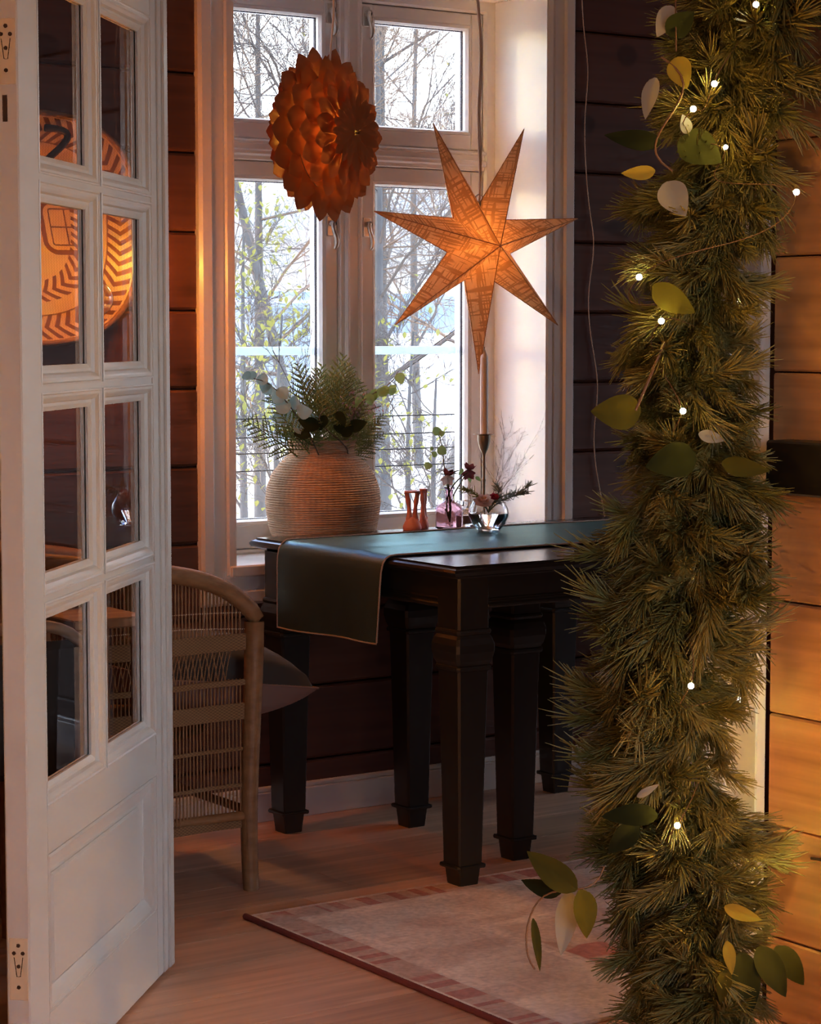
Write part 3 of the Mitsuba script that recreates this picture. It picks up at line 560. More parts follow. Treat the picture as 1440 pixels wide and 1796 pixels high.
fronds = [mikit.ply(frond(.20, .075, s), 'm_cedar', smooth=True) for s in range(4)]
def place_tr(o, d, up=(0, 0, 1), roll=0., sc=1.):
    dd = np.asarray(d, float); dd /= np.linalg.norm(dd); yv = np.cross(np.asarray(up, float), dd)
    if np.linalg.norm(yv) < 1e-3: yv = np.cross(V(1, .2, 0), dd)
    yv /= np.linalg.norm(yv); zv = np.cross(dd, yv); c_, s_ = math.cos(roll), math.sin(roll); yv, zv = c_*yv+s_*zv, -s_*yv+c_*zv
    M = np.eye(4); M[:3, 0], M[:3, 1], M[:3, 2], M[:3, 3] = dd*sc, yv*sc, zv*sc, o
    return T(M)
RIM = BC+V(0, 0, .305)
cam_dir = V(-.55, -.83, 0.05)
def cedar_labels(n): return 'green cedar sprig in the woven basket'
ci = 0
for (px, py, dy, sc) in ((592, 622, .0, 1.0), (560, 640, .03, .95), (622, 655, -.02, .95), (535, 670, -.05, .9), (600, 690, -.09, .85), (470, 700, -.02, .95), (450, 740, -.06, .9), (655, 690, .0, .9), (680, 735, -.05, .95), (672, 768, -.09, .9), (560, 700, -.09, .75), (640, 722, -.10, .8), (520, 640, .04, .9), (580, 665, .05, .95), (640, 660, .06, .9), (505, 700, .03, .9), (615, 630, .05, .9), (590, 648, -.03, .9), (548, 662, -.06, .8), (630, 700, -.06, .8), (575, 720, -.11, .7), (610, 740, -.11, .7), (545, 742, -.1, .7), (490, 730, -.07, .9), (660, 745, -.11, .8), (485, 690, .05, .9), (660, 712, .06, .9), (600, 640, -.06, .9)):
    tip = aty(px, py, 5.19+dy); o = RIM+V(rng.uniform(-.03, .03), rng.uniform(-.03, .03), -.09); dv = tip-o
    k = thing_key('cedar_sprig'); scene[k] = {**fronds[ci % 4], 'to_world': place_tr(o+dv*.30, dv, up=cam_dir, roll=rng.uniform(-.5, .5), sc=np.linalg.norm(dv)*.70/.20)}
    mark(k, {592: 'tallest bright green cedar sprig at the middle of the basket bouquet', 450: 'cedar sprig drooping furthest left from the basket', 680: 'cedar sprig drooping furthest right from the basket'}.get(px, 'feathery green cedar sprig in the woven basket'), 'sprig', 'cedar sprigs in the woven basket'); ci += 1
def leafy(name, label, cat, stem, leaves, lm, sm='m_stem', sr=.002, group=None, lw=1.0, tip=.4, curl=.25):
    """stem: points; leaves: (point, direction, length)"""
    k = thing(name, label, cat, group); obj('stem', tubes([(curve(stem, 16), np.linspace(sr, sr*.6, 16))], 6), sm, k, smooth=True)
    for p, dv, L in leaves:
        obj('leaf', orient(leaf(L, L*lw, .12, curl, tip), p, dv, up=cam_dir, roll=rng.uniform(-.6, .6)), lm, k, smooth=True)
    return k
def px_leafy(name, label, stem_px, leaf_px, Y, lm, start, L=.04, lw=.95, sm='m_stem', tip=.2, cat='branch', group=None):
    st_ = [start]+[aty(x, y_, Y) for x, y_ in stem_px]
    lv = []
    for (x, y_, ax, ay, s) in leaf_px:
        p = aty(x, y_, Y+rng.uniform(-.015, .015)); dv = RGT*ax-DWN*ay*-1*-1+cam_dir*rng.uniform(-.3, .5); lv.append((p, dv, L*s))
    return leafy(name, label, cat, st_, lv, lm, sm, lw=lw, tip=tip, group=group)
px_leafy('eucalyptus_branch', 'grey green round leaved eucalyptus branch leaning left in the woven basket', [(540, 760), (510, 715), (480, 680), (445, 664)], [(448, 664, -.6, .5, .8), (440, 655, -.7, -.4, .7), (458, 676, .2, .9, .9), (468, 668, -.3, -.9, .85), (478, 690, -.6, .6, 1.0), (488, 680, .6, -.7, 1.0), (496, 706, -.5, .7, 1.1), (508, 700, .6, -.5, 1.05), (505, 724, -.6, .7, 1.2), (520, 722, .8, .0, 1.2), (512, 738, -.8, .4, 1.35), (530, 742, .9, .3, 1.2), (536, 758, -.5, .5, 1.2)], 5.13, 'm_euca', RIM+V(-.02, -.03, -.08), L=.040)
px_leafy('eucalyptus_branch', 'yellow green eucalyptus branch with one detached high leaf leaning right in the basket', [(610, 750), (640, 700), (670, 682), (698, 652)], [(636, 700, -.7, -.5, 1.0), (646, 690, .2, -.9, 1.0), (650, 702, .4, .8, 1.0), (660, 682, -.2, -.9, .95), (664, 694, .6, .7, .95), (674, 676, .1, -.9, .9), (680, 690, .8, .5, .8), (684, 676, .6, -.7, .8), (699, 654, .3, -1, 1.0)], 5.12, 'm_eucag', RIM+V(.02, -.03, -.08), L=.034, tip=.6)
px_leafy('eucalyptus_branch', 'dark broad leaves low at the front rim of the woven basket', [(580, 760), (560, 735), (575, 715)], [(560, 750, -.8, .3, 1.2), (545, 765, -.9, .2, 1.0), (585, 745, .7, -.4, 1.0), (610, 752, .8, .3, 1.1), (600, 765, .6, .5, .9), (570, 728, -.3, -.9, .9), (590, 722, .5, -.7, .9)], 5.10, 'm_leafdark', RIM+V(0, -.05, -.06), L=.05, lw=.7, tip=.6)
def twig_lines(o, e, n, rg_, spread=.4, r0=.0014, sub=5):
    o, e = np.asarray(o), np.asarray(e); ln = []; L = np.linalg.norm(e-o)
    pts = curve([o, o*.5+e*.5+rg_.normal(0, .05*L, 3), e], 10); ln.append((pts, np.linspace(r0, r0*.5, 10)))
    for k in range(n):
        i = rg_.integers(3, 9); dv = (pts[i]-pts[i-1]); dv /= np.linalg.norm(dv); dv = dv+rg_.normal(0, spread, 3); l = L*rg_.uniform(.12, .3); q = pts[i]+dv*l; ln.append(([pts[i], pts[i]*.5+q*.5+rg_.normal(0, .01*L, 3), q], [r0*.6, r0*.5, r0*.35]))
        for s in range(sub//2): u = rg_.uniform(.3, 1); a = pts[i]*(1-u)+q*u; ln.append(([a, a+(dv+rg_.normal(0, .6, 3))*l*.3], [r0*.45, r0*.3]))
    return ln
for i, (px, py) in enumerate(((478, 615), (535, 612), (512, 640))):
    k = obj('bare_twig', tubes(twig_lines(RIM+V(-.03, 0, -.05), aty(px, py, 5.2), 7, np.random.default_rng(50+i), .35), 4, False), 'm_stem', label=['thin bare twig furthest left above the woven basket', 'thin bare twig reaching highest before the window mullion', 'shorter bare twig between two taller ones over the basket'][i], cat='twig', group='bare twigs in the woven basket')
def heather(pts, rg_, n=70, r=.02):
    p = curve(pts, 20); bl = []
    for _ in range(n):
        c_ = p[rg_.integers(7, 20)]+rg_.normal(0, r*.45, 3); dv = rg_.normal(0, 1, 3); bl.append(orient(leaf(.011, .006, .3, .3, .5, 4, 3), c_, dv))
    return p, join(bl)
HL = ['dusty pink heather sprig highest right of the bouquet middle', 'dusty pink heather sprig second from the right edge of the bouquet', 'dusty pink heather sprig furthest right in the basket', 'low dusty pink heather sprig at the bouquet middle']
for i, (px, py) in enumerate(((618, 680), (645, 695), (668, 712), (600, 705))):
    p, bl = heather([RIM+V(.02, -.03, -.06), aty(620, 740, 5.14), aty(px, py, 5.13)], np.random.default_rng(70+i))
    k = thing('heather_sprig', HL[i], 'sprig', 'heather sprigs in the basket'); obj('stem', tubes([(p, .0014)], 5), 'm_stem', k, smooth=True); obj('blossom', bl, 'm_heather', k, kind='stuff')

# ------------------------------------------------------------------ small things on table and sill
def terracotta(x, yy, h, sc, label, turn):
    k = thing('clay_candle_holder', label, 'candle holder'); z0 = TZ
    o = V(x, yy, z0)
    obj('base', lathe([(0, 0), (.034*sc, 0), (.036*sc, .008), (.028*sc, .022), (.012*sc, .034), (0, .036)], 28, o), 'm_terra', k, smooth=40)
    for s in (-1, 1):
        q = V(math.cos(turn), math.sin(turn), 0)*s*sc
        obj('leg', tubes([(curve([o+q*.012+V(0, 0, .026), o+q*.011+V(0, 0, h*.45), o+q*.013+V(0, 0, h*.62), o+q*.021+V(0, 0, h-.006)], 14), [.010, .009, .0075, .0065, .006, .0055, .005, .0055, .0065, .007, .0065, .006, .0065, .008])], 10), 'm_terra', k, smooth=True)
    obj('ring', lathe([(.017*sc, 0), (.029*sc, 0), (.030*sc, .005), (.017*sc, .006), (.017*sc, 0)], 28, o+V(0, 0, h-.007)), 'm_terra', k, smooth=40)
p = aty(723, 890, 5.02); terracotta(p[0], p[1], .108, .72, 'pink red clay candle holder with two curved legs on the table right of the basket', -.6)
p = aty(743, 890, 5.04); terracotta(p[0], p[1], .110, .40, 'smaller pink red clay holder standing close behind its twin', .5)

p = aty(849, 800, 4.985); cx_, cy_ = p[0], p[1]
cs = thing('candlestick', 'slender brass candlestick on the table behind the round glass vase', 'candlestick')
obj('stem', lathe([(0, 0), (.038, 0), (.039, .004), (.030, .007), (.008, .012), (.0048, .03), (.0042, .10), (.0042, .125), (.006, .128), (.006, .132), (.0042, .135), (.0042, .195), (.006, .203), (.012, .215), (.0175, .235), (.0185, .252), (0, .252)], 28, (cx_, cy_, TZ)), 'm_oldbrass', cs, smooth=35)
obj('drip_plate', lathe([(0, 0), (.029, .002), (.029, .0035), (0, .003)], 28, (cx_, cy_, TZ+.252)), 'm_oldbrass', cs, smooth=35)
cd = thing('taper_candle', 'tall unlit white taper candle in the brass candlestick', 'candle')
obj('wax', lathe([(0, 0), (.0112, 0), (.0112, .205), (.0105, .212), (.004, .226), (.0018, .229), (0, .229)], 20, (cx_, cy_, TZ+.256)), 'm_wax', cd, smooth=35); obj('wick', tubes([([(cx_, cy_, TZ+.484), (cx_+.001, cy_, TZ+.493)], .0009)], 5), 'm_stem', cd)

# pink glass bottle with flowers
p = aty(788, 905, 4.975); bx, by = p[0], p[1]
bt = thing('glass_bottle', 'small pale pink glass bottle holding flowers on the table', 'bottle')
def sq_ring(h, c_, z): 
    out = []
    for q in range(4):
        for a in np.linspace(0, math.pi/2, 5): an = q*math.pi/2+a; out.append((bx+(h-c_)*(1 if q in (0, 3) else -1)+c_*math.cos(an), by+(h-c_)*(1 if q in (0, 1) else -1)+c_*math.sin(an), z))
    return out
outer = [(.024, .008, 0), (.029, .009, .004), (.0298, .009, .03), (.0298, .009, .056), (.027, .012, .066), (.018, .0179, .074), (.0115, .0114, .080), (.0105, .0104, .095), (.0105, .0104, .108), (.0145, .0144, .110), (.0145, .0144, .116)]
inner = [(.0115, .0114, .116), (.008, .0079, .108), (.008, .0079, .082), (.015, .0149, .072), (.0255, .009, .060), (.0272, .008, .05), (.0272, .008, .03), (.0265, .008, .008), (.02, .008, .006)]
rings = np.array([sq_ring(h, c_, TZ+z) for h, c_, z in outer+inner]); n_, k_ = rings.shape[:2]
i, jj = np.meshgrid(np.arange(n_-1), np.arange(k_), indexing='ij'); q = np.stack([i*k_+jj, i*k_+(jj+1) % k_, (i+1)*k_+(jj+1) % k_, (i+1)*k_+jj], -1).reshape(-1, 4)
vv = np.vstack([rings.reshape(-1, 3), [(bx, by, TZ), (bx, by, TZ+.006)]]); ff = np.vstack([q[:, [0, 1, 2]], q[:, [0, 2, 3]], [[(a+1) % k_, a, n_*k_] for a in range(k_)], [[(n_-1)*k_+a, (n_-1)*k_+(a+1) % k_, n_*k_+1] for a in range(k_)]])
obj('glass', trimesh.Trimesh(vv, ff, process=False), 'm_pinkglass', bt, smooth=50)
B0 = V(bx, by, TZ+.02)
def ab(x, y_, Y=4.97): return aty(x, y_, Y)
k = px_leafy('eucalyptus_sprig', 'slim eucalyptus stem with round green leaves standing tallest in the pink bottle', [(788, 870), (780, 825), (776, 790), (768, 758)], [(758, 757, .9, .1, .9), (770, 762, .9, .3, .6), (768, 785, .8, -.6, .95), (772, 795, .7, .8, .6), (766, 800, -.8, .6, .6), (744, 817, .9, 0, .75), (760, 785, -.3, -.2, .4)], 4.97, 'm_eucag', B0, L=.030, sm='m_stemgreen')
def flower(o, dv, R, n, lm, parent, up=(0, 0, 1), wid=.8, cup=.5):
    dv = np.asarray(dv, float)/np.linalg.norm(dv); a = np.cross(dv, V(.3, .2, .9)); a /= np.linalg.norm(a); b_ = np.cross(dv, a)
    for q in range(n):
        an = 2*math.pi*q/n+rng.uniform(-.2, .2); d_ = (a*math.cos(an)+b_*math.sin(an))+dv*cup
        obj('petal', orient(leaf(R, R*wid, .2, -.4, .3, 6, 5), o, d_, up=dv), lm, parent, smooth=True)
for (fx, fy, lab, lm) in ((785, 838, 'drooping dusky hellebore flower at the mouth of the pink bottle', 'm_petaldark'), (822, 828, 'dark pink hellebore flower leaning right of the pink bottle', 'm_petaldark')):
    k = thing('hellebore', lab, 'flower'); e = ab(fx, fy, 4.955); obj('stem', tubes([(curve([B0, V(bx, by, TZ+.10), e], 12), .0017)], 6), 'm_stemgreen', k, smooth=True)
    flower(e, V(-.35, -.5, -.5), .024, 5, 'm_petalpink' if fx < 800 else lm, k, cup=.35); flower(e+V(0, 0, .004), V(.1, -.2, .9), .026, 6, 'm_petaldark', k, cup=.7)
k = thing('foliage_tuft', 'dark green leaf tuft above the pink bottle', 'foliage'); e = ab(786, 822, 4.97); obj('stem', tubes([(curve([B0, V(bx, by, TZ+.1), e-V(0, 0, .02)], 10), .0017)], 6), 'm_stemgreen', k, smooth=True)
for q in range(13): an = rng.uniform(0, 6.28); obj('leaf', orient(leaf(rng.uniform(.03, .042), .014, .3, .3, .9, 6, 3), e-V(0, 0, .02), V(math.cos(an)*.9, math.sin(an)*.5, rng.uniform(.1, .7))), 'm_cedar' if q % 3 else 'm_leafdark', k, smooth=True)
px_leafy('green_sprig', 'small bright leaf pair above the dark flower right of the bottle', [(800, 860), (815, 835), (823, 815)], [(822, 830, .2, -1, 1.0), (812, 822, -.5, -.8, .8), (834, 836, .6, -.5, .8)], 4.97, 'm_eucag', B0, L=.026, lw=.6, sm='m_stemgreen', tip=.8)
# votive jar
p = aty(816, 905, 5.035); vj = thing('votive_glass', 'short amber tinted glass votive behind the pink bottle', 'votive')
obj('glass', lathe([(0, 0), (.022, 0), (.026, .006), (.027, .045), (.025, .07), (.023, .07), (.0245, .045), (.0235, .008), (0, .006)], 32, (p[0], p[1], TZ)), 'm_clear', vj, smooth=35)
obj('wax', lathe([(0, .0065), (.0225, .0085), (.023, .030), (0, .031)], 24, (p[0], p[1], TZ)), 'm_stone', vj, smooth=35, label='amber wax filling')

# round glass bowl vase
p = aty(857, 905, 4.815); vx, vy = p[0], p[1]; VZ = TZ+.006
gv = thing('glass_bowl_vase', 'round clear glass bowl vase of water with small flowers on the runner', 'vase')
oc = [(0, 0), (.026, 0), (.030, .003), (.044, .020), (.0535, .042), (.0525, .060), (.043, .077), (.0365, .086), (.037, .0885), (.0350, .0885), (.0345, .086), (.041, .0765), (.0500, .059), (.0510, .042), (.042, .022), (.028, .008), (0, .006)]
obj('glass', lathe(oc, 64, (vx, vy, VZ)), 'm_clear', gv, smooth=40)
obj('water', lathe([(0, .0063), (.0277, .0083), (.0417, .0222), (.0507, .0420), (.0506, .048), (0, .048)], 48, (vx, vy, VZ)), 'm_water', gv, smooth=40)
VM = V(vx, vy, VZ+.05)
k = thing('rose', 'small red rose in the round glass bowl vase', 'flower'); e = aty(866, 876, 4.80)
obj('stem', tubes([(curve([VM, e*.5+VM*.5+V(0, .004, 0), e], 8), .002)], 6), 'm_stemgreen', k, smooth=True)
for rr_, cc in ((.018, .7), (.015, 1.2), (.011, 2.2)): flower(e, V(-.2, -.5, .7), rr_, 6, 'm_petalred', k, wid=1.1, cup=cc)
k = thing('peach_rose', 'pale peach blossom hanging over the rim of the glass bowl vase', 'flower'); e = aty(848, 884, 4.775)
obj('stem', tubes([(curve([VM, e*.5+VM*.5+V(0, .004, .004), e], 8), .002)], 6), 'm_stemgreen', k, smooth=True)
for rr_, cc, dz in ((.030, .15, 0), (.026, .5, .004), (.02, 1.0, .006)): flower(e+V(0, 0, dz), V(-.25, -.35, .75), rr_, 7, 'm_petalpink', k, wid=.95, cup=cc)
def rosemary(pts, rg_, n=90, L=.014):
    p = curve(pts, 24); ln = [(p, np.linspace(.0016, .0008, 24))]
    for _ in range(n):
        i = rg_.integers(5, 24); t_ = p[min(i, 23)]-p[i-1]; t_ /= np.linalg.norm(t_); dv = t_*.7+rg_.normal(0, .5, 3); ln.append(([p[i if i < 24 else 23], p[min(i, 23)]+dv*L], [.0016, .0007]))
    return tubes(ln, 4, False)
for i, (lab, pp, m_) in enumerate((('grey green needle sprig pointing right out of the glass bowl vase', [(866, 880), (890, 868), (930, 848)], 'm_rosemary'), ('second grey needle sprig low on the right of the bowl vase', [(870, 885), (895, 872), (925, 862)], 'm_rosemary'), ('dark curled sprig at the left of the bowl vase', [(845, 878), (828, 862), (815, 858)], 'm_cedar'), ('short upright green sprig beside the red rose', [(868, 880), (874, 864), (872, 852)], 'm_rosemary'))):
    obj('needle_sprig', rosemary([VM]+[aty(x, y_, 4.80) for x, y_ in pp], np.random.default_rng(90+i)), m_, label=lab, cat='sprig', smooth=True)
for i, (e, lab) in enumerate((((915, 770), 'wispy dry grass stem reaching high right over the bowl vase'), ((888, 758), 'thin upright dry stem with dark tips above the bowl vase'), ((935, 800), 'wispy dry grass stem bending right above the bowl vase'))):
    obj('dry_grass', tubes(twig_lines(VM, aty(*e, 4.86), 12, np.random.default_rng(120+i), .45, .0007, 8), 3, False), 'm_wire', label=lab, cat='dried stem')

# ------------------------------------------------------------------ copper paper flower lamp
pl_ = thing('paper_flower_lamp', 'layered copper paper petal lamp glowing in front of the window', 'lamp')
LC = aty(582, 236, 5.0); LR = .226
ax = V(.364, -.931, .0); ax /= np.linalg.norm(ax); lx = np.cross(ax, V(0, 0, 1)); lx /= np.linalg.norm(lx); lz = np.cross(lx, ax)
def petal(r0, r1, h0, h1, wd, bw, n=12, m=5):
    g = np.zeros((n, m, 3))
    for i, t_ in enumerate(np.linspace(0, 1, n)):
        w_ = wd*.5*(bw+(1-bw)*math.sin(math.pi/2*t_/.5) if t_ < .5 else max(.02, math.cos((t_-.5)/.5*math.pi/2)**.72))
        for k, s in enumerate(np.linspace(-1, 1, m)):
            g[i, k] = [r0+(r1-r0)*t_, w_*s, h0+(h1-h0)*t_**1.6+.16*w_*(1-s*s)]
    return sheet(g)
layers = [(.004, .102, .074, .078, .036, 22, .8), (.030, .142, .050, .054, .060, 16, .4), (.060, .178, .026, .029, .070, 16, .35), (.085, .206, .002, .003, .078, 17, .35), (.110, .228, -.022, -.022, .082, 18, .35)]
Mb = np.eye(4); Mb[:3, 0], Mb[:3, 1], Mb[:3, 2], Mb[:3, 3] = lx, lz, ax, LC
for side in (1, -1):
    for li, (r0, r1, h0, h1, wd, n, bw) in enumerate(layers[:5 if side > 0 else 4]):
        shp = mikit.ply(petal(r0, r1, h0, h1, wd, bw), 'm_coppper_paper', smooth=True)
        for q in range(n):
            an = 2*math.pi*(q+.5*(li % 2))/n; c_, s_ = math.cos(an), math.sin(an)
            R = np.eye(4); R[:3, :3] = [[c_, -s_, 0], [s_, c_, 0], [0, 0, 1]]
            tl = rng.normal(0, .05); R2 = np.eye(4); R2[0, 0] = R2[2, 2] = math.cos(tl); R2[0, 2], R2[2, 0] = math.sin(tl)*.6, -math.sin(tl)*.6
            F = np.diag([1, 1, side, 1.]); F[2, 3] = -.045 if side < 0 else 0
            put('petal', shp, pl_, to_world=T(Mb@F@R@R2))
bm = trimesh.creation.icosphere(subdivisions=3, radius=.026); bm.apply_translation(LC+ax*.012)
obj('bulb', bm, 'm_wax', pl_, smooth=True, emitter={'type': 'area', 'radiance': rgb(950, 445, 125), 'sampling_weight': 2.0}, label='glowing bulb')
obj('wire_frame', tubes([(np.array([LC+ax*h+lx*r*math.cos(a)+lz*r*math.sin(a) for a in np.linspace(0, 2*math.pi, 49)]), .0013) for h in (.004, -.004) for r in (.155,)]+[([LC-ax*.085, LC+ax*.086], .003)]+[([LC, LC+(lx*math.cos(a)+lz*math.sin(a))*.155], .0012) for a in np.arange(0, 6.2, math.pi/4)], 5), 'm_wire', pl_)
obj('cord', tubes([(curve([LC+V(0, 0, .03), LC+V(0, 0, .24), LC+V(.006, 0, .36), LC+V(-.002, 0, .42), V(LC[0], LC[1], 2.58)], 30), .0028)], 6), 'm_cord', pl_, smooth=True, label='pale lamp cord')

# ------------------------------------------------------------------ star lamp
sl_ = thing('star_lamp', 'seven pointed woven paper star lantern glowing orange in the right window', 'lamp')
SC = aty(840, 428, 5.0); SR, SIN, SD = .353, .108, .098
sx = V(1, 0, 0); sz = V(0, 0, 1); sy = V(0, -1, 0)
fp, bp = SC+sy*SD+V(.0, 0, -.008), SC-sy*SD
tips = [SC+SR*(sx*math.cos(a)+sz*math.sin(a)) for a in [-math.pi/2+2*math.pi*k/7 for k in range(7)]]
inn = [SC+SIN*(sx*math.cos(a)+sz*math.sin(a)) for a in [-math.pi/2+2*math.pi*(k+.5)/7 for k in range(7)]]
def facet(a, b_, c_, name='ray'):
    n = 6; vs, us, f = [], [], []
    a, b_, c_ = map(np.asarray, (a, b_, c_)); L = np.linalg.norm(b_-a); e1 = (b_-a)/L; nn = np.cross(b_-a, c_-a); nn /= np.linalg.norm(nn); e2 = np.cross(nn, e1)
    v = np.array([a, b_, c_]); uv = [((p_-a)@e1, (p_-a)@e2) for p_ in v]
    return v, uv
def ray_mesh(k, pk):
    v, uv, f = [], [], []
    for tri in ((tips[k], pk, inn[k]), (tips[k], inn[k-1], pk)):
        vv_, u_ = facet(*tri); f.append([len(v), len(v)+1, len(v)+2]); v += list(vv_); uv += [(a+.37*k, b_+.21*k) for a, b_ in u_]
    return trimesh.Trimesh(np.array(v), f, process=False), np.array(uv)
for pk in (fp, bp):
    for k in range(7):
        mm, uv = ray_mesh(k, pk); obj('ray', mm, 'm_star', sl_, uv=uv)
obj('seam', tubes([([fp, tips[k]], .0013) for k in range(7)]+[([tips[k], inn[k]], .0012) for k in range(7)]+[([tips[k], inn[k-1]], .0012) for k in range(7)], 4), 'm_starline', sl_)
bm = trimesh.creation.icosphere(subdivisions=3, radius=.024); bm.apply_translation(SC)
obj('bulb', bm, 'm_wax', sl_, smooth=True, emitter={'type': 'area', 'radiance': rgb(36, 15.5, 4.2), 'sampling_weight': 2.0})
nt = (inn[3]); hk = SC+V(0, 0, SIN*1.0)
obj('cord', tubes([(curve([hk+V(0, 0, .0), hk+V(.001, 0, .12), hk+V(-.004, 0, .25), hk+V(.003, 0, .38), hk+V(-.003, 0, .5), V(hk[0], hk[1], 2.58)], 40), .003), (curve([hk+V(.002, .002, .05), hk+V(.006, 0, .14), hk+V(.002, 0, .26), hk+V(.008, 0, .37), hk+V(.001, 0, .5), V(hk[0]+.003, hk[1], 2.58)], 40), .0028)], 6), 'm_cord', sl_, smooth=True, label='twisted pale cord')
obj('hook', tubes([([hk+V(.012*math.cos(a), 0, .014+.012*math.sin(a)) for a in np.linspace(-1.4, 4.6, 16)], .0022), ([hk+V(0, 0, -.03), hk+V(0, 0, .004)], .006)], 8), 'm_steel', sl_, smooth=True)

# cables along the wall
cb = [aty(x, y_, WB-.006) for x, y_ in ((1021, -60), (1021, 0), (1025, 60), (1031, 120), (1027, 190), (1028, 300), (1036, 380), (1041, 420), (1033, 510), (1038, 600), (1048, 680), (1042, 760), (1047, 830), (1058, 890), (1063, 960))]
obj('wall_cable', tubes([(curve(cb, 90), .0017)], 6), 'm_cord', label='thin pale cable hanging down the log wall right of the window', cat='cable', smooth=True)
cb = [aty(x, y_, WB-.008) for x, y_ in ((347, -50), (349, 0), (350, 60), (352, 110), (349, 160), (352, 200), (350, 260), (352, 330), (350, 400), (352, 480), (354, 620), (352, 700), (355, 830), (353, 900), (357, 1010), (357, 1100))]
obj('lamp_cable', tubes([(curve(cb, 90), .0024)], 6), 'm_cord', label='thin pale cable running down beside the left window casing', cat='cable', smooth=True)

# ------------------------------------------------------------------ garland on the door jamb
gd = thing('pine_garland', 'thick pine needle garland with leaves hanging on the white door jamb', 'garland')
GDEP = 4.13
axis_px = [(1330, -160), (1310, -60), (1290, 60), (1275, 180), (1262, 300), (1250, 420), (1240, 520), (1235, 620), (1230, 720), (1228, 820), (1222, 920), (1212, 1020), (1205, 1120), (1190, 1220), (1190, 1320), (1205, 1420), (1218, 1520), (1228, 1620), (1240, 1720), (1250, 1800), (1255, 1860)]
axis = curve([at(x, y_, GDEP) for x, y_ in axis_px], 120)
ayv = np.array([y_ for _, y_ in axis_px], float)
lef = [(-160, 1165), (0, 1160), (80, 1165), (170, 1150), (260, 1150), (330, 1150), (400, 1085), (440, 1068), (500, 1110), (560, 1150), (590, 1085), (640, 1045), (690, 1085), (760, 1110), (840, 1090), (900, 1085), (960, 1050), (1010, 1020), (1060, 1025), (1110, 1020), (1200, 1035), (1250, 1000), (1310, 1005), (1400, 1010), (1480, 1015), (1560, 1030), (1640, 1055), (1720, 1070), (1800, 1085), (1900, 1100)]
rig = [(-160, 1450), (0, 1430), (120, 1425), (260, 1405), (340, 1400), (420, 1372), (480, 1356), (560, 1346), (650, 1343), (760, 1343), (860, 1360), (950, 1385), (1040, 1392), (1100, 1380), (1180, 1365), (1240, 1315), (1300, 1318), (1370, 1315), (1420, 1330), (1480, 1358), (1560, 1378), (1610, 1368), (1680, 1352), (1800, 1360), (1900, 1360)]
obj('branch', tubes([(axis, .012)], 8), 'm_stem', gd, smooth=True)
def sprig(seed, n=120, L=.16, nl=.060):
    rg_ = np.random.default_rng(seed); p = curve([(0, 0, 0), (L*.5, rg_.normal(0, .012), rg_.normal(0, .012)), (L, rg_.normal(0, .03), rg_.normal(0, .03)-.02)], 20)
    ln = [(p, np.linspace(.0035, .0014, 20))]
    for _ in range(n):
        u = rg_.uniform(.10, 1.0)**.75; i = min(18, int(u*19)); o = p[i]+(p[i+1]-p[i])*(u*19-i if i < 18 else .5); t_ = p[i+1]-p[i]; t_ /= np.linalg.norm(t_)
        a = rg_.normal(0, 1, 3); a -= t_*(a@t_); a /= np.linalg.norm(a); sp_ = rg_.uniform(.35, 1.0)*(1.12-.5*u); l = nl*rg_.uniform(.7, 1.15); d1 = t_*.85+a*sp_; d1 /= np.linalg.norm(d1); d2 = d1+t_*.35+V(0, 0, -.12); d2 /= np.linalg.norm(d2)
        ln.append(([o, o+d1*l*.5, o+d1*l*.5+d2*l*.5], [.0013, .0016, .0007]))
    return tubes(ln, 3, False)
sprig_m = [sprig(200+s) for s in range(6)]; sprigs = [[mikit.ply(m, f'm_needle{k}', smooth=True) for k in range(3)] for m in sprig_m]; spots = []
rs = np.random.default_rng(11); ns = 0
def lim(tab, y_): return np.interp(y_, [a for a, _ in tab], [b_ for _, b_ in tab])
for y_ in np.arange(-130, 1880, 22.):
    xl, xr, xc = lim(lef, y_), lim(rig, y_), np.interp(y_, ayv, [x for x, _ in axis_px])
    for side in range(7 if y_ < 420 or 900 < y_ < 1150 or y_ > 1430 else 6):
        if side < 2: tx = xl+rs.uniform(0, 26); dd = rs.uniform(-.03, .10)
        elif side == 2: tx = xr-rs.uniform(0, 22); dd = -.05-max(0, (tx-1350)/90)*rs.uniform(.16, .26)
        elif side < 5: tx = rs.uniform(xl+50, xr-50); dd = -rs.uniform(.08, .165)
        elif side == 6: tx = rs.uniform(xr-110, xr-40); dd = -.05-max(0, (tx-1350)/90)*rs.uniform(.16, .30)
        else: tx = rs.uniform(xl+60, xr-40); dd = rs.uniform(.02, .10)
        yy = y_+rs.uniform(-25, 25); o = at(xc+rs.uniform(-25, 25), yy-rs.uniform(50, 120), GDEP+rs.uniform(-.03, .03)); e = at(tx, yy, GDEP+dd)
        if e[0] > XR-.085: e[0] = XR-.085-rs.uniform(0, .02)
        dv = e-o; L = np.linalg.norm(dv); sc = np.clip(L/.205, .72, 1.25); o = e-dv/L*.205*sc
        vis = -20 < yy < 1830 and tx < 1480; ia, ik, ro = rs.integers(6), rs.integers(3), rs.uniform(0, 6.28)
        M = place_tr(o, dv, roll=ro, sc=sc); over = (trimesh.transform_points(sprig_m[ia].vertices, np.array(M.matrix, float))[:, 0]).max()-(XR-.004)
        if over > 0: M = place_tr(o-V(over, 0, 0), dv, roll=ro, sc=sc)      # keep the needles off the log wall
        spots.append((dd+(0 if vis else 9), ns, ia, ik, M)); ns += 1
spots.sort(key=lambda a: a[:2]); rest = []
for i, (_, _, a, k, M) in enumerate(spots):
    if i < 299: put('sprig', sprigs[a][k], gd, to_world=M)
    else: m = sprig_m[a].copy(); m.apply_transform(np.array(M.matrix, float)); rest.append(m)
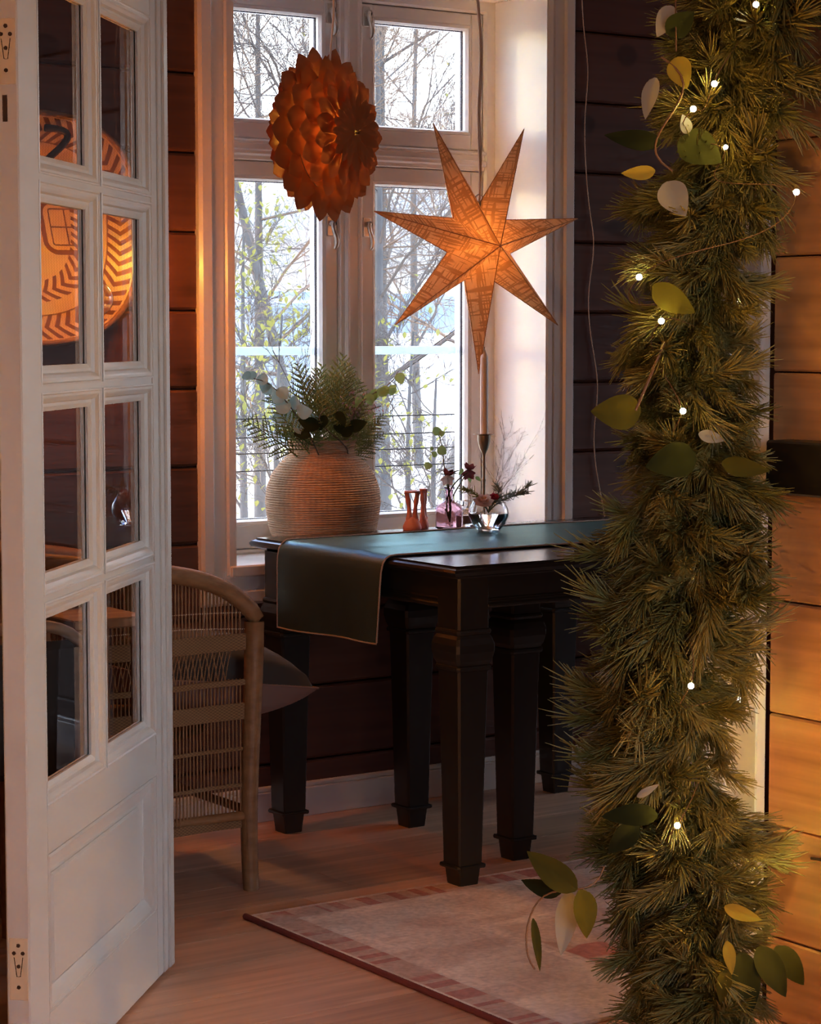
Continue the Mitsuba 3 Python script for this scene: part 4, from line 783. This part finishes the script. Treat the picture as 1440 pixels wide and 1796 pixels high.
obj('inner_sprigs', join(rest), 'm_needle1', gd, smooth=True, kind='stuff')
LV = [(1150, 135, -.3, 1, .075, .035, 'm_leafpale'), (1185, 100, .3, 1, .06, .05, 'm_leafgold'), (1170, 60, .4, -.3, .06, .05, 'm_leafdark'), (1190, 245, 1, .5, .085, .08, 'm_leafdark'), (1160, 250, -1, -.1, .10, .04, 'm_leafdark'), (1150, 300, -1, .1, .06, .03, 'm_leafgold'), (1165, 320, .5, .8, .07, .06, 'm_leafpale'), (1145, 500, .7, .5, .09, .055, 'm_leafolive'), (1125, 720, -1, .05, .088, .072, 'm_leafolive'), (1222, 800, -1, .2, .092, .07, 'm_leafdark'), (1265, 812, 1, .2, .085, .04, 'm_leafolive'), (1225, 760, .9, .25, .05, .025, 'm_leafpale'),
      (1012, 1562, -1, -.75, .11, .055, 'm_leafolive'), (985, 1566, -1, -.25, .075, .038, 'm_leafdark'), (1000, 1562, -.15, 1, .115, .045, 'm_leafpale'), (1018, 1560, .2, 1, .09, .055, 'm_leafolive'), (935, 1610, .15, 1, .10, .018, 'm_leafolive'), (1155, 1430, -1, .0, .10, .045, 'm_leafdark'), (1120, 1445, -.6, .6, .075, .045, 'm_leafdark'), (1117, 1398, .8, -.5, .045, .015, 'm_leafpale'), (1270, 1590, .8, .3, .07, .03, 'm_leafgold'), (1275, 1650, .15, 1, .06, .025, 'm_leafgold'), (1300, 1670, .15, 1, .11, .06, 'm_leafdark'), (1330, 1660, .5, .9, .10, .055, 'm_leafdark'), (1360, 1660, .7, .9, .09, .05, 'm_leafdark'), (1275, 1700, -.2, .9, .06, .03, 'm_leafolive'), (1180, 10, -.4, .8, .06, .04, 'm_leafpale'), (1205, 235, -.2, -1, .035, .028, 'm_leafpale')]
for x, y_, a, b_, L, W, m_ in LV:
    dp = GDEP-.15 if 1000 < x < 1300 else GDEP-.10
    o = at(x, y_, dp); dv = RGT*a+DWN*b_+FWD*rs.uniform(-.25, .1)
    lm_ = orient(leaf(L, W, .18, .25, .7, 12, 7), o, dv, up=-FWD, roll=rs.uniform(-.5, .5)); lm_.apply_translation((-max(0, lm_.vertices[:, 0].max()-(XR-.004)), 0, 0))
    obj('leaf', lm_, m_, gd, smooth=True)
for tw in [(curve([at(1165, 600, GDEP-.15), at(1145, 650, GDEP-.17), at(1115, 720, GDEP-.17)], 12), .0028), (curve([at(1060, 1520, GDEP-.1), at(1010, 1560, GDEP-.11), at(960, 1568, GDEP-.1), at(925, 1625, GDEP-.1), at(938, 1700, GDEP-.1)], 18), .0018), (curve([at(1160, 100, GDEP-.14), at(1178, 200, GDEP-.16), at(1150, 250, GDEP-.15), at(1180, 300, GDEP-.14)], 14), .0022), (curve([at(1185, -10, GDEP-.15), at(1186, 90, GDEP-.16)], 6), .0014)]: obj('twig', tubes([tw], 6), 'm_wire', gd, smooth=True)
# fairy lights on a wire
fl = thing('fairy_lights', 'warm white fairy lights on a thin wire wound through the garland', 'string lights')
BUL = [(1326, 8, -.17), (1253, 147, -.18), (1216, 191, -.185), (1273, 258, -.17), (1397, 337, -.27), (1121, 486, -.12), (1160, 563, -.16), (1198, 721, -.19), (1212, 1203, -.19), (1188, 1448, -.17), (1290, 528, -.02), (1297, 1228, .06), (1268, 1490, .05), (1225, 1010, -.02)]
pts = []
for i, (x, y_, dd) in enumerate(BUL):
    p = at(x, y_, GDEP+dd); p[0] = min(p[0], XR-.05)
    m = trimesh.creation.icosphere(subdivisions=2, radius=.0056 if i != 3 else .0042); m.apply_translation(p)
    obj('bulb', m, 'm_wax', fl, smooth=True, emitter={'type': 'area', 'radiance': rgb(700, 370, 82), 'sampling_weight': 1.0})
    pts.append((y_, p))
pts.sort(key=lambda a: a[0]); wl = [at(1290, -150, GDEP-.05)]
for y_, p in pts: wl += [p+V(0, .004, -.003), p+V(.02, .05, -.04)]
obj('wire', tubes([(curve(wl, 260), .0009)], 5), 'm_wire', fl, smooth=True)
bx_ = thing('black_wall_box', 'black box on the orange lit wood wall beside the garland', 'bracket')  # plain black box on the wall, function unknown
q0, q1 = at(1400, 775, 4.07), at(1440, 872, 4.05)
obj('box', cbox(V(XR-.07, 2.86, q1[2]), V(XR-.001, 3.03, q0[2]), .004), 'm_blackmetal', bx_)
cbk = [at(1370, 1515, 4.12), at(1405, 1526, 4.05), at(1440, 1536, 4.0), at(1500, 1560, 3.92)]
for c_ in cbk: c_[0] = XR-.016
obj('power_cable', tubes([(curve(cbk, 16), .0028)], 6), 'm_blackmetal', smooth=True, label='short black cord running right from the garland along the orange wood wall', cat='cord')

# ------------------------------------------------------------------ outside
GZ0 = -.55
struct('lawn', sheet([[(-30, 5.6, GZ0), (-30, 40, GZ0-.1)], [(70, 5.6, GZ0), (70, 40, GZ0-.1)]]), 'm_lawn', 'brown winter lawn outside the window')
struct('sea', sheet([[(-4000, 40, GZ0-.6), (-4000, 6000, GZ0-.6)], [(8000, 40, GZ0-.6), (8000, 6000, GZ0-.6)]]), 'm_sea', 'pale still water beyond the lawn')
xs = np.linspace(-2500, 5500, 260); ridge = 62+34*meshkit.fbm(np.stack([xs/900, xs*0, xs*0], 1), 4, 9)-18+np.where((xs > 1500) & (xs < 2300), 8, 0)
hg = np.stack([np.stack([xs, 2900+0*xs, 0*xs-2], 1), np.stack([xs, 3050+0*xs, ridge*.7], 1), np.stack([xs, 3200+0*xs, ridge], 1), np.stack([xs, 3700+0*xs, 0*xs-2], 1)])
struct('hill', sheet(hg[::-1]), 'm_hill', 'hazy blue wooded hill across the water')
rl = thing('cable_railing', 'thin cable railing on the terrace outside the window', 'railing')
for z in (.975, .905, .845, .78): 
    p = aty(700, 582+(1.3-z)*3975/8.9, 7.3); obj('cable', tubes([([(1.0, 7.3, z), (3.2, 7.3, z+.002), (5.0, 7.3, z-.003), (8.0, 7.3, z)], .0024)], 6), 'm_blackmetal', rl, smooth=True)
for x in (2.2, 6.4): obj('post', cbox(V(x-.02, 7.28, GZ0), V(x+.02, 7.32, 1.0), .002), 'm_blackmetal', rl)
sh = thing('boathouse', 'pale blue grey boathouse seen between the trunks', 'building')
p = aty(646, 570, 33.0); hx0, hx1 = p[0]-1.2, p[0]+.10
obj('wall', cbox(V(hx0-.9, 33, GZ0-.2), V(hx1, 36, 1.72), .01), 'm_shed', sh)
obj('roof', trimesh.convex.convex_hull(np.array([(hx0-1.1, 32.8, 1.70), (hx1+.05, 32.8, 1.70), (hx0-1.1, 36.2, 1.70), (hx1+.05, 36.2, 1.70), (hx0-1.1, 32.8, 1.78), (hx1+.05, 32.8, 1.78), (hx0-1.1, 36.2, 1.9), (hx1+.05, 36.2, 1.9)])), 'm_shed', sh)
def tree(name, label, x, y_, h, r0, seed, nb=5, lean=(0, 0), first=.3, leaves=0, mt='m_twig', depth=4, spread=.55, cat='tree', group='bare trees outside the window'):
    rg_ = np.random.default_rng(seed); k = thing(name, label, cat, group); br, ends = [], []
    base = V(x, y_, GZ0-.05); top = base+V(lean[0], lean[1], h)
    tp = curve([base, base*.5+top*.5+V(*rg_.normal(0, .05*h*.5, 2), 0), top], 14); tr_ = np.linspace(r0, r0*.22, 14); obj('trunk', tubes([(tp, tr_)], 9), 'm_bark', k, smooth=True)
    def grow(p, dv, L, r, dep):
        dv = dv/np.linalg.norm(dv); q = [p]; d0 = dv
        for s in range(3): d0 = d0+rg_.normal(0, .16, 3)+V(0, 0, .06); d0 /= np.linalg.norm(d0); q.append(q[-1]+d0*L/3)
        br.append((q, np.linspace(r, max(r*.55, .0018), 4)))
        if dep == 0: ends.append((q[-1], d0)); ends.append((q[2], d0)); return
        for c_ in range(rg_.integers(4, 6)):
            u = rg_.uniform(.35, 1); i = min(2, int(u*3)); o = q[i]+(q[i+1]-q[i])*(u*3-i); nd = d0+rg_.normal(0, spread, 3); grow(o, nd, L*rg_.uniform(.5, .75), max(r*.5, .002), dep-1)
    for b_ in range(nb):
        u = first+(1-first)*(b_+rg_.uniform(0, .8))/nb; u = min(u, .98); i = int(u*13); o = tp[i]; an = rg_.uniform(0, 6.28); grow(o, V(math.cos(an), math.sin(an), rg_.uniform(.3, 1.1)), h*.30*(1.15-u*.55), tr_[i]*.42, depth)
    obj('branches', tubes(br, 3, False), mt, k, smooth=True, kind='stuff')
    if leaves:
        lf = []
        for i in rg_.integers(0, len(ends), leaves): e, dv = ends[i]; lf.append(orient(leaf(.055, .035, .2, .2, .7, 4, 3), e+rg_.normal(0, .05, 3), rg_.normal(0, 1, 3)))
        obj('leaves', join(lf), 'm_treeleaf', k, kind='stuff')
p = aty(672, 600, 17.); tree('bare_tree', 'bare tree with the thickest trunk left in the right window', p[0], p[1], 6.2, .085, 1, 11, first=.30)
p = aty(652, 650, 15.5); tree('bare_tree', 'slender bare tree at the left edge of the right window', p[0], p[1], 5.6, .05, 2, 9, first=.30)
p = aty(778, 620, 21.); tree('bare_tree', 'pale trunked bare tree at the right of the right window', p[0], p[1], 6.5, .08, 3, 11, first=.25, mt='m_twigwarm')
p = aty(735, 620, 26.); tree('bare_tree', 'thin bare tree in the middle of the right window', p[0], p[1], 7.2, .07, 4, 11, first=.2)
p = aty(455, 620, 18.); tree('bare_tree', 'bare branching tree in the left window', p[0], p[1], 5.4, .06, 5, 10, first=.25, leaves=260, mt='m_twigwarm')
p = aty(520, 620, 15.); tree('bare_tree', 'leaning bare tree at the right of the left window', p[0]+.3, p[1], 5.0, .06, 6, 9, lean=(-1.2, .3), first=.25, mt='m_twigwarm')
p = aty(428, 620, 14.); tree('leafy_shrub', 'small tree with yellow green leaves low in the left window', p[0], p[1], 2.6, .035, 7, 9, first=.2, leaves=900, mt='m_twig', depth=3, cat='shrub', group='shrubs outside the window')
p = aty(495, 640, 12.); tree('leafy_shrub', 'loose shrub with a few yellow leaves in the left window', p[0], p[1], 2.0, .03, 8, 9, first=.15, leaves=420, mt='m_twig', depth=3, cat='shrub', group='shrubs outside the window')
p = aty(725, 700, 13.); tree('leafy_shrub', 'tangled bare shrub low in the right window', p[0], p[1], 1.9, .03, 9, 12, first=.1, leaves=160, mt='m_twig', depth=3, cat='shrub', group='shrubs outside the window')
p = aty(765, 700, 12.); tree('leafy_shrub', 'tangled shrub with yellow leaves at the right window edge', p[0], p[1], 1.6, .03, 10, 10, first=.1, leaves=260, mt='m_twig', depth=3, cat='shrub', group='shrubs outside the window')
